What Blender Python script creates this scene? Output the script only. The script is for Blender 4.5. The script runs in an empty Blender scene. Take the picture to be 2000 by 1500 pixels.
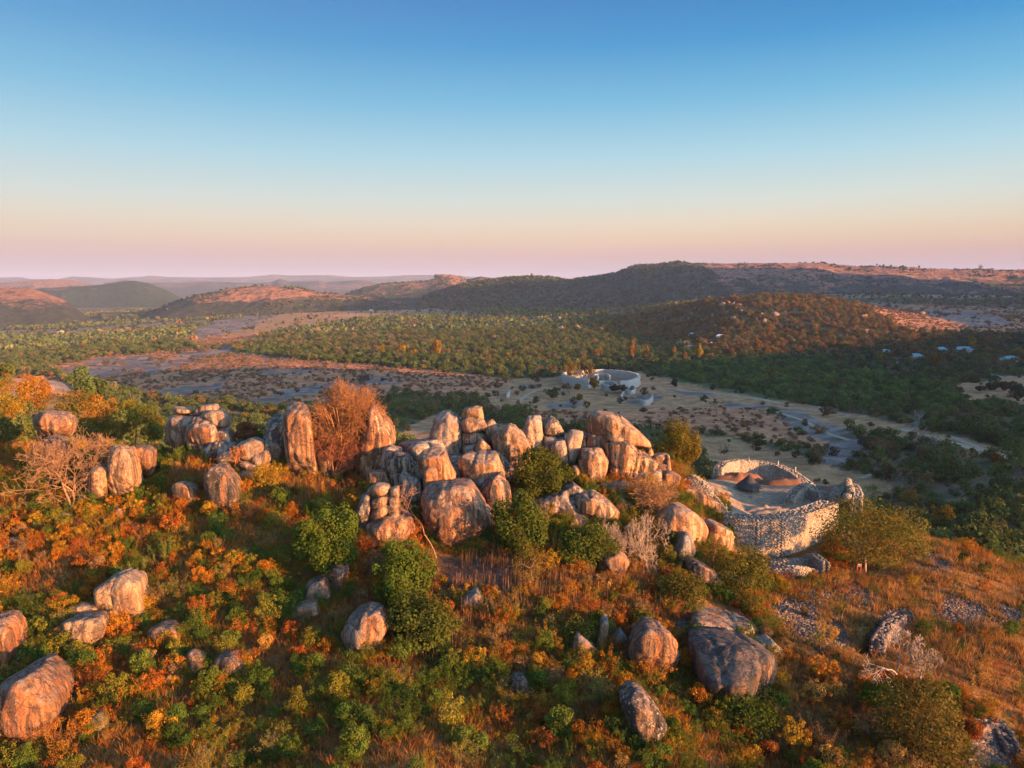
import bpy, bmesh, math, random
import numpy as np
from mathutils import Vector
R = math.radians
rng = np.random.default_rng(7)
random.seed(7)
scene = bpy.context.scene
C = scene.collection

# ------------------------------------------------------------------ camera, light, exposure
TH = R(7.9)                      # downward pitch of the aerial camera
FPX = 1428.0                     # focal length in pixels of the 2000 px wide photograph
cd = bpy.data.cameras.new("camera")
cd.sensor_width = 36.0
cd.lens = 36.0 * FPX / 2000.0
cd.clip_start = 0.5
cd.clip_end = 90000.0
cam = bpy.data.objects.new("camera", cd)
cam.location = (0, 0, 0)
cam.rotation_euler = (R(90) - TH, 0, 0)
C.objects.link(cam)
scene.camera = cam

SUN_AZ, SUN_EL = R(58.0), R(9.0)   # behind the camera, to the right, just before sunset
sunvec = Vector((math.sin(SUN_AZ) * math.cos(SUN_EL), -math.cos(SUN_AZ) * math.cos(SUN_EL), math.sin(SUN_EL)))
sl = bpy.data.lights.new("sun", "SUN")
sl.energy = 4.2
sl.angle = R(0.55)
sl.color = (1.0, 0.46, 0.15)
so = bpy.data.objects.new("sun", sl)
so.rotation_euler = (-sunvec).to_track_quat('-Z', 'Y').to_euler()
C.objects.link(so)

world = bpy.data.worlds.new("World")
scene.world = world
world.use_nodes = True
wn = world.node_tree; wn.nodes.clear()
def wnode(t, **k):
    n = wn.nodes.new(t)
    for a, b in k.items(): setattr(n, a, b)
    return n
w_out = wnode("ShaderNodeOutputWorld")
w_bg = wnode("ShaderNodeBackground"); w_bg.inputs[1].default_value = 0.15
w_sky = wnode("ShaderNodeTexSky", sky_type='NISHITA', sun_disc=False)
w_sky.sun_elevation = SUN_EL
w_sky.sun_rotation = math.pi - SUN_AZ
w_sky.altitude = 1100; w_sky.air_density = 1.0; w_sky.dust_density = 1.2; w_sky.ozone_density = 2.0
w_tc = wnode("ShaderNodeTexCoord")
w_sep = wnode("ShaderNodeSeparateXYZ")
wn.links.new(w_tc.outputs["Generated"], w_sep.inputs[0])
w_map = wnode("ShaderNodeMapRange"); w_map.inputs[1].default_value = -0.1; w_map.inputs[2].default_value = 1.0
wn.links.new(w_sep.outputs[2], w_map.inputs[0])
w_ramp = wnode("ShaderNodeValToRGB")
def s2l(c): return tuple((v / 255 / 12.92) if v / 255 <= .04045 else ((v / 255 + .055) / 1.055) ** 2.4 for v in c)
SKY = [(-0.1, (140, 126, 156)), (0.0, (156, 140, 168)), (0.02, (190, 156, 160)), (0.037, (216, 170, 150)), (0.056, (230, 198, 158)),
       (0.078, (228, 214, 184)), (0.105, (210, 221, 210)), (0.16, (166, 212, 226)), (0.225, (104, 183, 220)), (0.29, (36, 147, 206)),
       (0.345, (6, 122, 192)), (0.5, (16, 120, 188)), (1.0, (30, 118, 180))]
el = w_ramp.color_ramp.elements
while len(el) > 2: el.remove(el[-1])
for i, (p, c) in enumerate(SKY):
    e = el[i] if i < 2 else el.new((p + .1) / 1.1)
    e.position = (p + .1) / 1.1
    e.color = (*s2l(c), 1)
wn.links.new(w_map.outputs[0], w_ramp.inputs[0])
w_mul = wnode("ShaderNodeVectorMath", operation='SCALE'); w_mul.inputs[3].default_value = 1.55
# the sky pales a little towards the antisolar side on the left
w_pf = wnode("ShaderNodeMapRange"); w_pf.inputs[1].default_value = 0.6; w_pf.inputs[2].default_value = -1.0; w_pf.inputs[3].default_value = 0.0; w_pf.inputs[4].default_value = 0.22
wn.links.new(w_sep.outputs[0], w_pf.inputs[0])
w_pm = wnode("ShaderNodeMix", data_type='RGBA'); wn.links.new(w_pf.outputs[0], w_pm.inputs[0]); wn.links.new(w_ramp.outputs[0], w_pm.inputs[6]); w_pm.inputs[7].default_value = (.44, .58, .70, 1)
wn.links.new(w_pm.outputs[2], w_mul.inputs[0])
w_mix = wnode("ShaderNodeMix", data_type='RGBA')
# the sunset side of the sky is the Sky Texture alone; away from the sun it grades into the blue and rose of the antisolar sky
w_dot = wnode("ShaderNodeVectorMath", operation='DOT_PRODUCT'); w_dot.inputs[1].default_value = (math.sin(SUN_AZ), -math.cos(SUN_AZ), 0)
wn.links.new(w_tc.outputs["Generated"], w_dot.inputs[0])
w_fac = wnode("ShaderNodeMapRange", interpolation_type='SMOOTHSTEP')
for i_, v_ in ((1, 0.07), (2, 0.42), (3, 1.0), (4, 0.0)): w_fac.inputs[i_].default_value = v_
wn.links.new(w_dot.outputs["Value"], w_fac.inputs[0]); wn.links.new(w_fac.outputs[0], w_mix.inputs[0])
wn.links.new(w_sky.outputs[0], w_mix.inputs[6]); wn.links.new(w_mul.outputs[0], w_mix.inputs[7])
wn.links.new(w_mix.outputs[2], w_bg.inputs[0]); wn.links.new(w_bg.outputs[0], w_out.inputs[0])

vs = scene.view_settings
vs.view_transform = 'Standard'; vs.look = 'None'; vs.gamma = 1.0; vs.use_curve_mapping = False
vs.exposure = 2.18
scene.cycles.use_denoising = True
try:
    scene.cycles.denoiser = 'OPENIMAGEDENOISE'
    scene.cycles.denoising_input_passes = 'RGB_ALBEDO_NORMAL'
    scene.cycles.denoising_prefilter = 'ACCURATE'
except Exception: pass
scene.cycles.max_bounces = 5
scene.cycles.diffuse_bounces = 2
scene.cycles.glossy_bounces = 2
scene.cycles.transmission_bounces = 3
scene.cycles.volume_bounces = 0
scene.cycles.sample_clamp_indirect = 4.0

# ------------------------------------------------------------------ noise, projection
def _h(ix, iy, iz, s):
    n = (ix.astype(np.int64) * 374761393 + iy.astype(np.int64) * 668265263 + iz.astype(np.int64) * 2147483647 + s * 1274126177) & 0x7fffffff
    n = ((n ^ (n >> 13)) * 1274126177) & 0x7fffffff
    n = ((n ^ (n >> 15)) * 668265263) & 0x7fffffff
    return ((n ^ (n >> 16)) & 0xffff) / 65535.0
def vnoise(x, y, z=None, s=0):
    x = np.asarray(x, float); y = np.asarray(y, float); z = np.zeros_like(x) if z is None else np.asarray(z, float)
    fx, fy, fz = np.floor(x), np.floor(y), np.floor(z)
    tx, ty, tz = x - fx, y - fy, z - fz
    tx = tx * tx * (3 - 2 * tx); ty = ty * ty * (3 - 2 * ty); tz = tz * tz * (3 - 2 * tz)
    def g(a, b, c): return _h(fx + a, fy + b, fz + c, s)
    def lay(c):
        a = g(0, 0, c) * (1 - tx) + g(1, 0, c) * tx
        b = g(0, 1, c) * (1 - tx) + g(1, 1, c) * tx
        return a * (1 - ty) + b * ty
    return lay(0) * (1 - tz) + lay(1) * tz if np.any(tz) else lay(0)
def fbm(x, y, z=None, o=4, s=0):
    t = 0; a = .5; f = 1.0; n = 0
    for i in range(o):
        t = t + a * (vnoise(np.asarray(x) * f, np.asarray(y) * f, None if z is None else np.asarray(z) * f, s + i * 17) * 2 - 1)
        n += a; a *= .5; f *= 2.03
    return t / n
def sstep(a, b, x):
    t = np.clip((np.asarray(x, float) - a) / (b - a), 0, 1)
    return t * t * (3 - 2 * t)
cT, sT = math.cos(TH), math.sin(TH)
def raydir(px, py):
    cx = (np.asarray(px, float) - 1000) / FPX; cy = (750 - np.asarray(py, float)) / FPX
    return cx, cT + cy * sT, -sT + cy * cT
def atY(px, py, Y):
    dx, dy, dz = raydir(px, py)
    k = Y / dy
    return np.stack([dx * k, np.asarray(Y) + 0 * dx, dz * k], -1)
def project(x, y, z):
    dep = np.maximum(y * cT - z * sT, 1e-3)
    up = y * sT + z * cT
    return 1000 + FPX * x / dep, 750 - FPX * up / dep
def inpoly(poly, px, py):
    px = np.asarray(px, float); py = np.asarray(py, float)
    r = np.zeros(px.shape, bool); n = len(poly)
    for i in range(n):
        x1, y1 = poly[i]; x2, y2 = poly[(i + 1) % n]
        if y1 == y2: continue
        c = ((y1 > py) != (y2 > py)) & (px < (x2 - x1) * (py - y1) / (y2 - y1) + x1)
        r ^= c
    return r

# ------------------------------------------------------------------ terrain height (camera at z = 0, 25 m above the ridge)
CP = []   # (az, ln r, z)
def cp(px, py, Y):
    p = atY(px, py, Y); CP.append((math.atan2(p[0], p[1]), math.log(math.hypot(p[0], p[1])), float(p[2])))
def cz(px, Y, z):
    x = (px - 1000) / FPX * Y * 1.03
    CP.append((math.atan2(x, Y), math.log(math.hypot(x, Y)), z))
for a in [(-150,1500,50),(0,1500,50),(500,1500,50),(1000,1500,50),(1500,1500,52),(2000,1500,56),(2150,1500,57),
          (0,1300,61),(500,1300,61),(1000,1300,61),(1500,1300,64),(2000,1300,68),
          (-150,1150,74),(0,1150,74),(300,1150,74),(600,1150,74),(900,1130,75.5),(1200,1130,77),(1400,1160,78),(1600,1150,85),(1800,1150,86),(2000,1180,84),(2150,1200,84),
          (0,1000,89),(300,1000,88),(600,970,91),(780,960,93),(1000,940,97),(1200,960,96),(1350,950,108),
          (-150,870,117),(0,875,114),(200,885,108),(400,885,107),(600,895,106),(900,895,108),(1150,895,108),(1300,905,112),
          (1450,985,124),(1560,990,120),(1500,938,140),(1420,932,140),(1600,945,138),
          (1480,1090,98),(1570,1103,97),(1680,1080,100),(1750,1060,104),(1900,1075,105),(2000,1115,101),(2150,1190,96),
          (80,747,255),(0,742,250),(-150,742,250),(150,757,252),
          (-150,720,1100),(100,722,1050),(300,760,690),(450,800,520),(600,800,520),(0,690,1350),(200,690,1250),(0,640,2500),(230,600,4300),(-150,620,3300),
          (500,640,1900),(500,700,1050),(700,600,3000),(900,600,3000),(700,640,1800),(1000,640,1700),(1000,700,1030),(1170,745,800),(1000,760,720),(800,780,600),(1170,795,590),
          (1000,840,430),(850,840,430),(1100,600,2900),(1500,745,740),(1800,745,700),(2000,705,830),(2150,705,830),(1900,820,440),(2150,840,420),(1700,820,470),(1500,800,560),
          (1430,880,400),(1600,915,340),(1780,1000,250),(2000,900,330),(2000,1000,240),(2150,960,260),(1900,950,285),(1700,955,300),
          (1300,613,1500),(1400,590,1500),(1500,577,1500),(1600,582,1480),(1700,600,1420),(1850,618,1400),(2000,625,1400),(2150,625,1400),
          (1400,690,1020),(1550,660,1130),(1700,660,1080),(1900,665,1050),(1300,650,1450),
          (1500,576,2400),(1700,577,2500),(1900,580,2500),(2100,580,2500),(1300,598,2600)]: cp(*a)
for a in [(0,165,-45),(400,180,-56),(800,180,-54),(1200,180,-58),(1500,190,-62),(1650,180,-66),(1800,160,-64),(1900,150,-62),(2100,150,-66),(-150,165,-42),
          (80,330,-66),(-150,330,-62),(300,300,-78),(1500,1900,-72),(1700,1850,-75),(1900,1850,-80),(2100,1850,-80),(1000,6500,-140),(0,6500,-160),(2000,6500,-120)]: cz(*a)
CP = np.array(CP)
def _uv(az, lr): return np.stack([np.asarray(az) * 1.0, np.asarray(lr) * .42], -1)
_P = _uv(CP[:, 0], CP[:, 1])
def _phi(d2): return np.sqrt(d2 + .02 ** 2)
_A = _phi(((_P[:, None] - _P[None]) ** 2).sum(-1))
_n = len(CP)
_M = np.zeros((_n + 3, _n + 3)); _M[:_n, :_n] = _A - np.eye(_n) * .004
_M[:_n, _n] = 1; _M[:_n, _n + 1:] = _P; _M[_n, :_n] = 1; _M[_n + 1:, :_n] = _P.T
_W = np.linalg.solve(_M, np.r_[CP[:, 2], 0, 0, 0])
def _rbf(az, lr):
    q = _uv(az, lr); out = np.empty(len(q))
    for i in range(0, len(q), 20000):
        k = q[i:i + 20000]
        out[i:i + 20000] = _phi(((k[:, None] - _P[None]) ** 2).sum(-1)) @ _W[:_n] + _W[_n] + k @ _W[_n + 1:]
    return out
def T_exact(x, y):
    x = np.atleast_1d(np.asarray(x, float)); y = np.atleast_1d(np.asarray(y, float))
    sh = x.shape; x = x.ravel(); y = y.ravel()
    r = np.hypot(x, y) + 1e-6; az = np.arctan2(x, y)
    rc = np.clip(r, 48, 6800)
    zin = _rbf(np.clip(az, -.72, .72), np.log(rc)) - np.clip(48 - r, 0, 48) * .14
    zin = zin + sstep(6000, 12000, r) * 0
    zg = -46 - 60 * sstep(60, 420, r)
    w = sstep(.75, 1.25, np.abs(az))
    z = zin * (1 - w) + zg * w
    near = 1 - sstep(110, 170, r)
    z = z + fbm(x / 6, y / 6, o=3, s=3) * .35 * near + fbm(x / 60, y / 60, o=3, s=5) * 3.0 * (1 - near) * sstep(150, 400, r)
    return z.reshape(sh)

PIT = [atY(1694, 1246, 69.5), atY(1712, 1222, 72.5), atY(1728, 1200, 75.5), atY(1752, 1186, 78)]
_T0 = T_exact
def T_exact(x, y):
    z = _T0(x, y); x = np.asarray(x, float); y = np.asarray(y, float); d = np.full(x.shape, 99.0)
    for a, b in zip(PIT[:-1], PIT[1:]):
        vx, vy = b[0] - a[0], b[1] - a[1]; t = np.clip(((x - a[0]) * vx + (y - a[1]) * vy) / (vx * vx + vy * vy), 0, 1)
        d = np.minimum(d, np.hypot(x - a[0] - t * vx, y - a[1] - t * vy))
    return z - 2.3 * (1 - sstep(.35, 1.15, d))
AZ = np.concatenate([np.linspace(-math.pi, -.80, 36, endpoint=False), np.linspace(-.80, .80, 500), np.linspace(.80, math.pi, 37)[1:-1]])
LR = np.concatenate([np.linspace(math.log(4), math.log(42), 14, endpoint=False), np.linspace(math.log(42), math.log(150), 165, endpoint=False),
                     np.linspace(math.log(150), math.log(3200), 230, endpoint=False), np.linspace(math.log(3200), math.log(45000), 30)])
_ga, _gl = np.meshgrid(AZ, LR, indexing='ij')
GX = np.sin(_ga) * np.exp(_gl); GY = np.cos(_ga) * np.exp(_gl)
GZ = T_exact(GX.ravel(), GY.ravel()).reshape(GX.shape)
_sl = GZ / np.exp(_gl)
_cm = np.maximum.accumulate(np.where(np.exp(_gl) < 44, -9, _sl), axis=1)
def _gi(x, y):
    az = np.arctan2(x, y); lr = np.log(np.clip(np.hypot(x, y), 4.01, 44000))
    i = np.clip(np.searchsorted(AZ, az) - 1, 0, len(AZ) - 2); j = np.clip(np.searchsorted(LR, lr) - 1, 0, len(LR) - 2)
    return i, j, np.clip((az - AZ[i]) / (AZ[i + 1] - AZ[i]), 0, 1), (lr - LR[j]) / (LR[j + 1] - LR[j])
def T(x, y):
    """height of the ground sheet as meshed"""
    x = np.asarray(x, float); y = np.asarray(y, float)
    i, j, a, b = _gi(x, y)
    return (GZ[i, j] * (1 - a) + GZ[i + 1, j] * a) * (1 - b) + (GZ[i, j + 1] * (1 - a) + GZ[i + 1, j + 1] * a) * b
def visible(x, y, z):
    i, j, a, b = _gi(x, y)
    j2 = np.clip(j - 3, 0, None)
    return z / np.hypot(x, y) > np.maximum(_cm[i, j2], _cm[i + 1, j2]) - .001
def hit(px, py, y0=46, y1=6000):
    """point of the ground where the sight line through a photograph pixel meets it"""
    dx, dy, dz = raydir(px, py)
    Y = np.geomspace(y0, y1, 2400)
    k = Y / dy
    below = dz * k < T(dx * k, Y)
    i = int(np.argmax(below)) if below.any() else len(Y) - 1
    return np.array([dx * k[i], Y[i], T(dx * k[i], Y[i])])

# ------------------------------------------------------------------ object helpers
def tag(o, label=None, cat=None, group=None, kind=None):
    if label: o['label'] = label
    if cat: o['category'] = cat
    if group: o['group'] = group
    if kind: o['kind'] = kind
    return o
def mesh_np(name, v, f, smooth=False, cols=None, attrs=None):
    """mesh from numpy verts and faces (all faces with the same number of corners)"""
    v = np.asarray(v, np.float32); f = np.asarray(f, np.int32)
    me = bpy.data.meshes.new(name)
    me.vertices.add(len(v)); me.vertices.foreach_set("co", v.ravel())
    k = f.shape[1]
    me.loops.add(f.size); me.loops.foreach_set("vertex_index", f.ravel())
    me.polygons.add(len(f)); me.polygons.foreach_set("loop_start", np.arange(0, f.size, k, dtype=np.int32))
    me.polygons.foreach_set("loop_total", np.full(len(f), k, np.int32))
    if smooth: me.polygons.foreach_set("use_smooth", np.ones(len(f), bool))
    if cols is not None:
        a = me.attributes.new("col", 'FLOAT_COLOR', 'POINT')
        a.data.foreach_set("color", np.c_[np.asarray(cols, np.float32), np.ones(len(v), np.float32)].ravel())
    for n, d in (attrs or {}).items():
        a = me.attributes.new(n, 'FLOAT', 'POINT'); a.data.foreach_set("value", np.asarray(d, np.float32))
    me.update(calc_edges=True)
    return me
def obj(name, me, mat=None, parent=None, loc=None):
    o = bpy.data.objects.new(name, me)
    if mat is not None and me is not None and not me.materials: me.materials.append(mat)
    if parent is not None: o.parent = parent
    if loc is not None: o.location = [float(c) for c in loc]
    C.objects.link(o)
    return o
def empty(name, loc):
    o = bpy.data.objects.new(name, None); o.location = [float(c) for c in loc]
    o.empty_display_size = .5
    C.objects.link(o); return o
def copy_tree(src, loc, rz, sc):
    r = src.copy(); C.objects.link(r)
    r.location = [float(c) for c in loc]; r.rotation_euler = (0, 0, rz); r.scale = (sc[0], sc[1], sc[2])
    for ch in src.children:
        c = ch.copy(); C.objects.link(c); c.parent = r
    return r

# ------------------------------------------------------------------ materials
def newmat(name):
    m = bpy.data.materials.new(name); m.use_nodes = True
    nt = m.node_tree; nt.nodes.clear()
    return m, nt
class N:
    def __init__(s, nt): s.nt = nt
    def __call__(s, t, ins=None, **k):
        n = s.nt.nodes.new(t)
        for a, b in k.items(): setattr(n, a, b)
        for a, b in (ins or {}).items():
            if hasattr(b, 'is_output'): s.nt.links.new(b, n.inputs[a])
            else: n.inputs[a].default_value = b
        return n
    def mix(s, f, a, b, mode='MIX'):
        n = s('ShaderNodeMix', data_type='RGBA', blend_type=mode, clamp_factor=True)
        for i, x in ((0, f), (6, a), (7, b)):
            if hasattr(x, 'is_output'): s.nt.links.new(x, n.inputs[i])
            elif i == 0: n.inputs[0].default_value = x
            else: n.inputs[i].default_value = (*x, 1) if len(x) == 3 else x
        return n.outputs[2]
    def mth(s, op, a, b=0.0, c=None):
        n = s('ShaderNodeMath', operation=op)
        for i, x in ((0, a), (1, b), (2, c)):
            if x is None: continue
            if hasattr(x, 'is_output'): s.nt.links.new(x, n.inputs[i])
            else: n.inputs[i].default_value = x
        return n.outputs[0]
    def ramp(s, f, stops):
        n = s('ShaderNodeValToRGB'); e = n.color_ramp.elements
        for i, (p, c) in enumerate(stops):
            k = e[i] if i < 2 else e.new(p)
            k.position = p; k.color = (c, c, c, 1) if np.isscalar(c) else (*c, 1)
        s.nt.links.new(f, n.inputs[0])
        return n.outputs[0]
    def noise(s, vec, scale, detail=4, rough=.55, dist=0.0):
        n = s('ShaderNodeTexNoise', {'Scale': scale, 'Detail': detail, 'Roughness': rough, 'Distortion': dist})
        s.nt.links.new(vec, n.inputs['Vector'])
        return n.outputs[0]
    def scalev(s, vec, v):
        n = s('ShaderNodeVectorMath', operation='MULTIPLY'); s.nt.links.new(vec, n.inputs[0]); n.inputs[1].default_value = v
        return n.outputs[0]

def make_rock_mat():
    m, nt = newmat("granite"); n = N(nt)
    geo = n('ShaderNodeNewGeometry'); pos = geo.outputs['Position']
    oi = n('ShaderNodeObjectInfo')
    rust = n('ShaderNodeAttribute', attribute_type='OBJECT', attribute_name='rust').outputs['Fac']
    dark = n('ShaderNodeAttribute', attribute_type='OBJECT', attribute_name='dark').outputs['Fac']
    pale = n('ShaderNodeAttribute', attribute_type='OBJECT', attribute_name='spots').outputs['Fac']
    st = n.scalev(pos, (.85, .85, .085))
    st2 = n.scalev(pos, (1.9, 1.9, .12))
    s1 = n.noise(st, 1.0, 6, .62, .35)
    s2 = n.noise(st2, 1.0, 5, .6, .2)
    patch = n.noise(pos, .33, 7, .68, .4)
    fine = n.noise(pos, 5.0, 5, .7)
    grain = n.noise(pos, 14.0, 3, .6)
    # colour of clean granite, tinted per boulder
    base = n.mix(n.ramp(patch, [(.35, 0.0), (.62, 1.0)]), (.50, .385, .275), (.30, .225, .165))
    base = n.mix(1.0, base, oi.outputs['Color'], 'MULTIPLY')
    # water streaks: rust and black films that run down the rock
    rmask = n.mth('MULTIPLY', n.ramp(s1, [(.44, 0.0), (.53, 1.0)]), rust)
    c = n.mix(rmask, base, (.36, .135, .045))
    rm2 = n.mth('MULTIPLY', n.ramp(s2, [(.50, 0.0), (.56, 1.0)]), rust)
    c = n.mix(n.mth('MULTIPLY', rm2, .8), c, (.12, .05, .026))
    dmask = n.mth('MULTIPLY', n.ramp(n.mth('ADD', n.mth('MULTIPLY', s1, .5), n.mth('MULTIPLY', s2, .5)), [(.47, 0.0), (.52, 1.0)]), dark)
    c = n.mix(dmask, c, (.045, .038, .034))
    dm2 = n.mth('MULTIPLY', n.ramp(n.noise(pos, .55, 8, .7, .6), [(.54, 0.0), (.63, 1.0)]), n.mth('MULTIPLY', dark, .8))
    c = n.mix(dm2, c, (.06, .05, .045))
    # lichen: grey-green crust on tops, pale spots
    up = n('ShaderNodeSeparateXYZ', {0: geo.outputs['Normal']}).outputs[2]
    lm = n.mth('MULTIPLY', n.ramp(up, [(.35, 0.0), (.85, 1.0)]), n.ramp(n.noise(pos, 1.7, 6, .7), [(.42, 0.0), (.58, .85)]))
    lm = n.mth('MULTIPLY', lm, n.mth('SUBTRACT', 1.0, n.mth('MULTIPLY', dark, .75)))
    c = n.mix(lm, c, (.23, .225, .205))
    sp = n.mth('MULTIPLY', n.ramp(n.noise(pos, 3.2, 5, .75), [(.58, 0.0), (.64, 1.0)]), pale)
    c = n.mix(sp, c, (.50, .47, .42))
    c = n.mix(1.0, c, n.ramp(fine, [(.25, .62), (.5, 1.0), (.8, 1.35)]), 'MULTIPLY')
    c = n.mix(.5, c, n.ramp(grain, [(.3, .6), (.7, 1.4)]), 'MULTIPLY')
    # hairline joints and weathering relief
    vor = n('ShaderNodeTexVoronoi', {'Scale': .42, 'Randomness': 1.0}, feature='DISTANCE_TO_EDGE')
    wv = n('ShaderNodeVectorMath', operation='ADD'); nt.links.new(pos, wv.inputs[0])
    nz = n('ShaderNodeTexNoise', {'Scale': .7, 'Detail': 4}); nt.links.new(pos, nz.inputs['Vector'])
    nt.links.new(n.scalev(nz.outputs['Color'], (1.6, 1.6, 1.6)), wv.inputs[1]); nt.links.new(wv.outputs[0], vor.inputs['Vector'])
    crack = n.ramp(vor.outputs['Distance'], [(.0, 0.0), (.02, 1.0)])
    c = n.mix(n.mth('MULTIPLY', n.mth('SUBTRACT', 1.0, crack), .7), c, (.05, .04, .035))
    hgt = n.mth('ADD', n.mth('ADD', n.mth('MULTIPLY', fine, .10), n.mth('MULTIPLY', s2, .16)), n.mth('ADD', n.mth('MULTIPLY', n.noise(pos, 1.6, 6, .65), .32), n.mth('MULTIPLY', crack, .05)))
    bump = n('ShaderNodeBump', {'Strength': .9, 'Distance': .9, 'Height': hgt})
    bs = n('ShaderNodeBsdfPrincipled', {'Base Color': c, 'Roughness': .88, 'Specular IOR Level': .25, 'Normal': bump.outputs[0]})
    out = n('ShaderNodeOutputMaterial', {0: bs.outputs[0]})
    return m
M_ROCK = make_rock_mat()

def make_leaf(name, attr, transl=.28):
    m, nt = newmat(name); n = N(nt)
    if attr is True: col = n('ShaderNodeAttribute', attribute_type='GEOMETRY', attribute_name='col').outputs['Color']
    else:
        oc = n('ShaderNodeAttribute', attribute_type='INSTANCER', attribute_name='col').outputs['Color'] if attr == 'inst' else n('ShaderNodeObjectInfo').outputs['Color']
        tint = n('ShaderNodeAttribute', attribute_type='GEOMETRY', attribute_name='tint').outputs['Fac']
        hs = n('ShaderNodeHueSaturation', {'Hue': n.mth('MULTIPLY_ADD', tint, .06, .47), 'Value': n.mth('MULTIPLY_ADD', tint, .95, .5), 'Color': oc})
        col = hs.outputs[0]
    d = n('ShaderNodeBsdfDiffuse', {'Color': col, 'Roughness': .6})
    t = n('ShaderNodeBsdfTranslucent', {'Color': col})
    mx = n('ShaderNodeMixShader', {0: transl, 1: d.outputs[0], 2: t.outputs[0]})
    n('ShaderNodeOutputMaterial', {0: mx.outputs[0]})
    return m
M_LEAF = make_leaf("leaves", False)
M_LEAFC = make_leaf("leaves_mixed", True)
M_GRASS = make_leaf("dry_blades", True, .35)
M_LEAFI = make_leaf("leaves_scattered", 'inst')
def scatter(name, cen, rz, sc, idx, cols, protos):
    """an uncountable mass of plants: one object that instances the foliage of plants standing elsewhere in the scene"""
    n = len(cen); me = bpy.data.meshes.new(name); me.vertices.add(n); me.vertices.foreach_set("co", np.asarray(cen, np.float32).ravel())
    def att(nm, ty, key, d): a = me.attributes.new(nm, ty, 'POINT'); a.data.foreach_set(key, np.asarray(d).ravel())
    att("rot", 'FLOAT_VECTOR', "vector", np.c_[np.zeros((n, 2)), rz].astype(np.float32)); att("scl", 'FLOAT_VECTOR', "vector", np.asarray(sc, np.float32))
    att("idx", 'INT', "value", np.asarray(idx, np.int32)); att("col", 'FLOAT_COLOR', "color", np.c_[cols, np.ones(n)].astype(np.float32))
    t = bpy.data.node_groups.new(name + "_scatter", 'GeometryNodeTree')
    t.interface.new_socket("Geometry", in_out='INPUT', socket_type='NodeSocketGeometry'); t.interface.new_socket("Geometry", in_out='OUTPUT', socket_type='NodeSocketGeometry')
    N_ = t.nodes.new; L = t.links.new
    gi, go, ip, g2 = N_('NodeGroupInput'), N_('NodeGroupOutput'), N_('GeometryNodeInstanceOnPoints'), N_('GeometryNodeGeometryToInstance')
    for pr in reversed(protos):
        oi = N_('GeometryNodeObjectInfo'); oi.transform_space = 'ORIGINAL'; oi.inputs['Object'].default_value = pr
        sm = N_('GeometryNodeSetMaterial'); sm.inputs['Material'].default_value = M_LEAFI
        L(oi.outputs['Geometry'], sm.inputs[0]); L(sm.outputs[0], g2.inputs[0])
    def na(nm, ty): a = N_('GeometryNodeInputNamedAttribute'); a.data_type = ty; a.inputs['Name'].default_value = nm; return a.outputs['Attribute']
    mp = N_('GeometryNodeMeshToPoints'); L(gi.outputs[0], mp.inputs[0]); L(mp.outputs[0], ip.inputs['Points']); L(g2.outputs[0], ip.inputs['Instance']); ip.inputs['Pick Instance'].default_value = True
    L(na("idx", 'INT'), ip.inputs['Instance Index']); e2r = N_('FunctionNodeEulerToRotation'); L(na("rot", 'FLOAT_VECTOR'), e2r.inputs[0]); L(e2r.outputs[0], ip.inputs['Rotation']); L(na("scl", 'FLOAT_VECTOR'), ip.inputs['Scale'])
    L(ip.outputs[0], go.inputs[0])
    o = obj(name, me); md = o.modifiers.new("scatter", 'NODES'); md.node_group = t; tag(o, kind='stuff'); return o
def make_bark():
    m, nt = newmat("bark"); n = N(nt)
    pos = n('ShaderNodeNewGeometry').outputs['Position']
    oc = n('ShaderNodeObjectInfo').outputs['Color']
    f = n.noise(n.scalev(pos, (5, 5, 1.2)), 1.0, 4, .6)
    c = n.mix(1.0, oc, n.ramp(f, [(.3, .55), (.7, 1.3)]), 'MULTIPLY')
    bs = n('ShaderNodeBsdfPrincipled', {'Base Color': c, 'Roughness': .9, 'Specular IOR Level': .2})
    n('ShaderNodeOutputMaterial', {0: bs.outputs[0]})
    return m
M_BARK = make_bark()
def make_stone(name, stops, scale=1.0, attr='stone'):
    m, nt = newmat(name); n = N(nt)
    pos = n('ShaderNodeNewGeometry').outputs['Position']
    per = n('ShaderNodeAttribute', attribute_type='GEOMETRY', attribute_name='tint').outputs['Fac']
    c = n.ramp(per, stops)
    c = n.mix(1.0, c, n.ramp(n.noise(pos, 4 * scale, 5, .7), [(.25, .6), (.75, 1.35)]), 'MULTIPLY')
    c = n.mix(n.ramp(n.noise(pos, .5 * scale, 5, .6), [(.5, 0.0), (.66, .6)]), c, (.16, .10, .06))
    b = n('ShaderNodeBump', {'Strength': .6, 'Distance': .1, 'Height': n.noise(pos, 7 * scale, 4, .6)})
    bs = n('ShaderNodeBsdfPrincipled', {'Base Color': c, 'Roughness': .92, 'Specular IOR Level': .2, 'Normal': b.outputs[0]})
    n('ShaderNodeOutputMaterial', {0: bs.outputs[0]})
    return m
M_STONE = make_stone("wall_stone", [(0.0, (.24, .20, .155)), (.35, (.29, .24, .185)), (.7, (.33, .275, .21)), (1.0, (.38, .32, .25))])
M_RUBBLE = make_stone("rubble_stone", [(0.0, (.07, .055, .05)), (.4, (.14, .105, .085)), (.75, (.20, .145, .11)), (1.0, (.30, .23, .18))])
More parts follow.
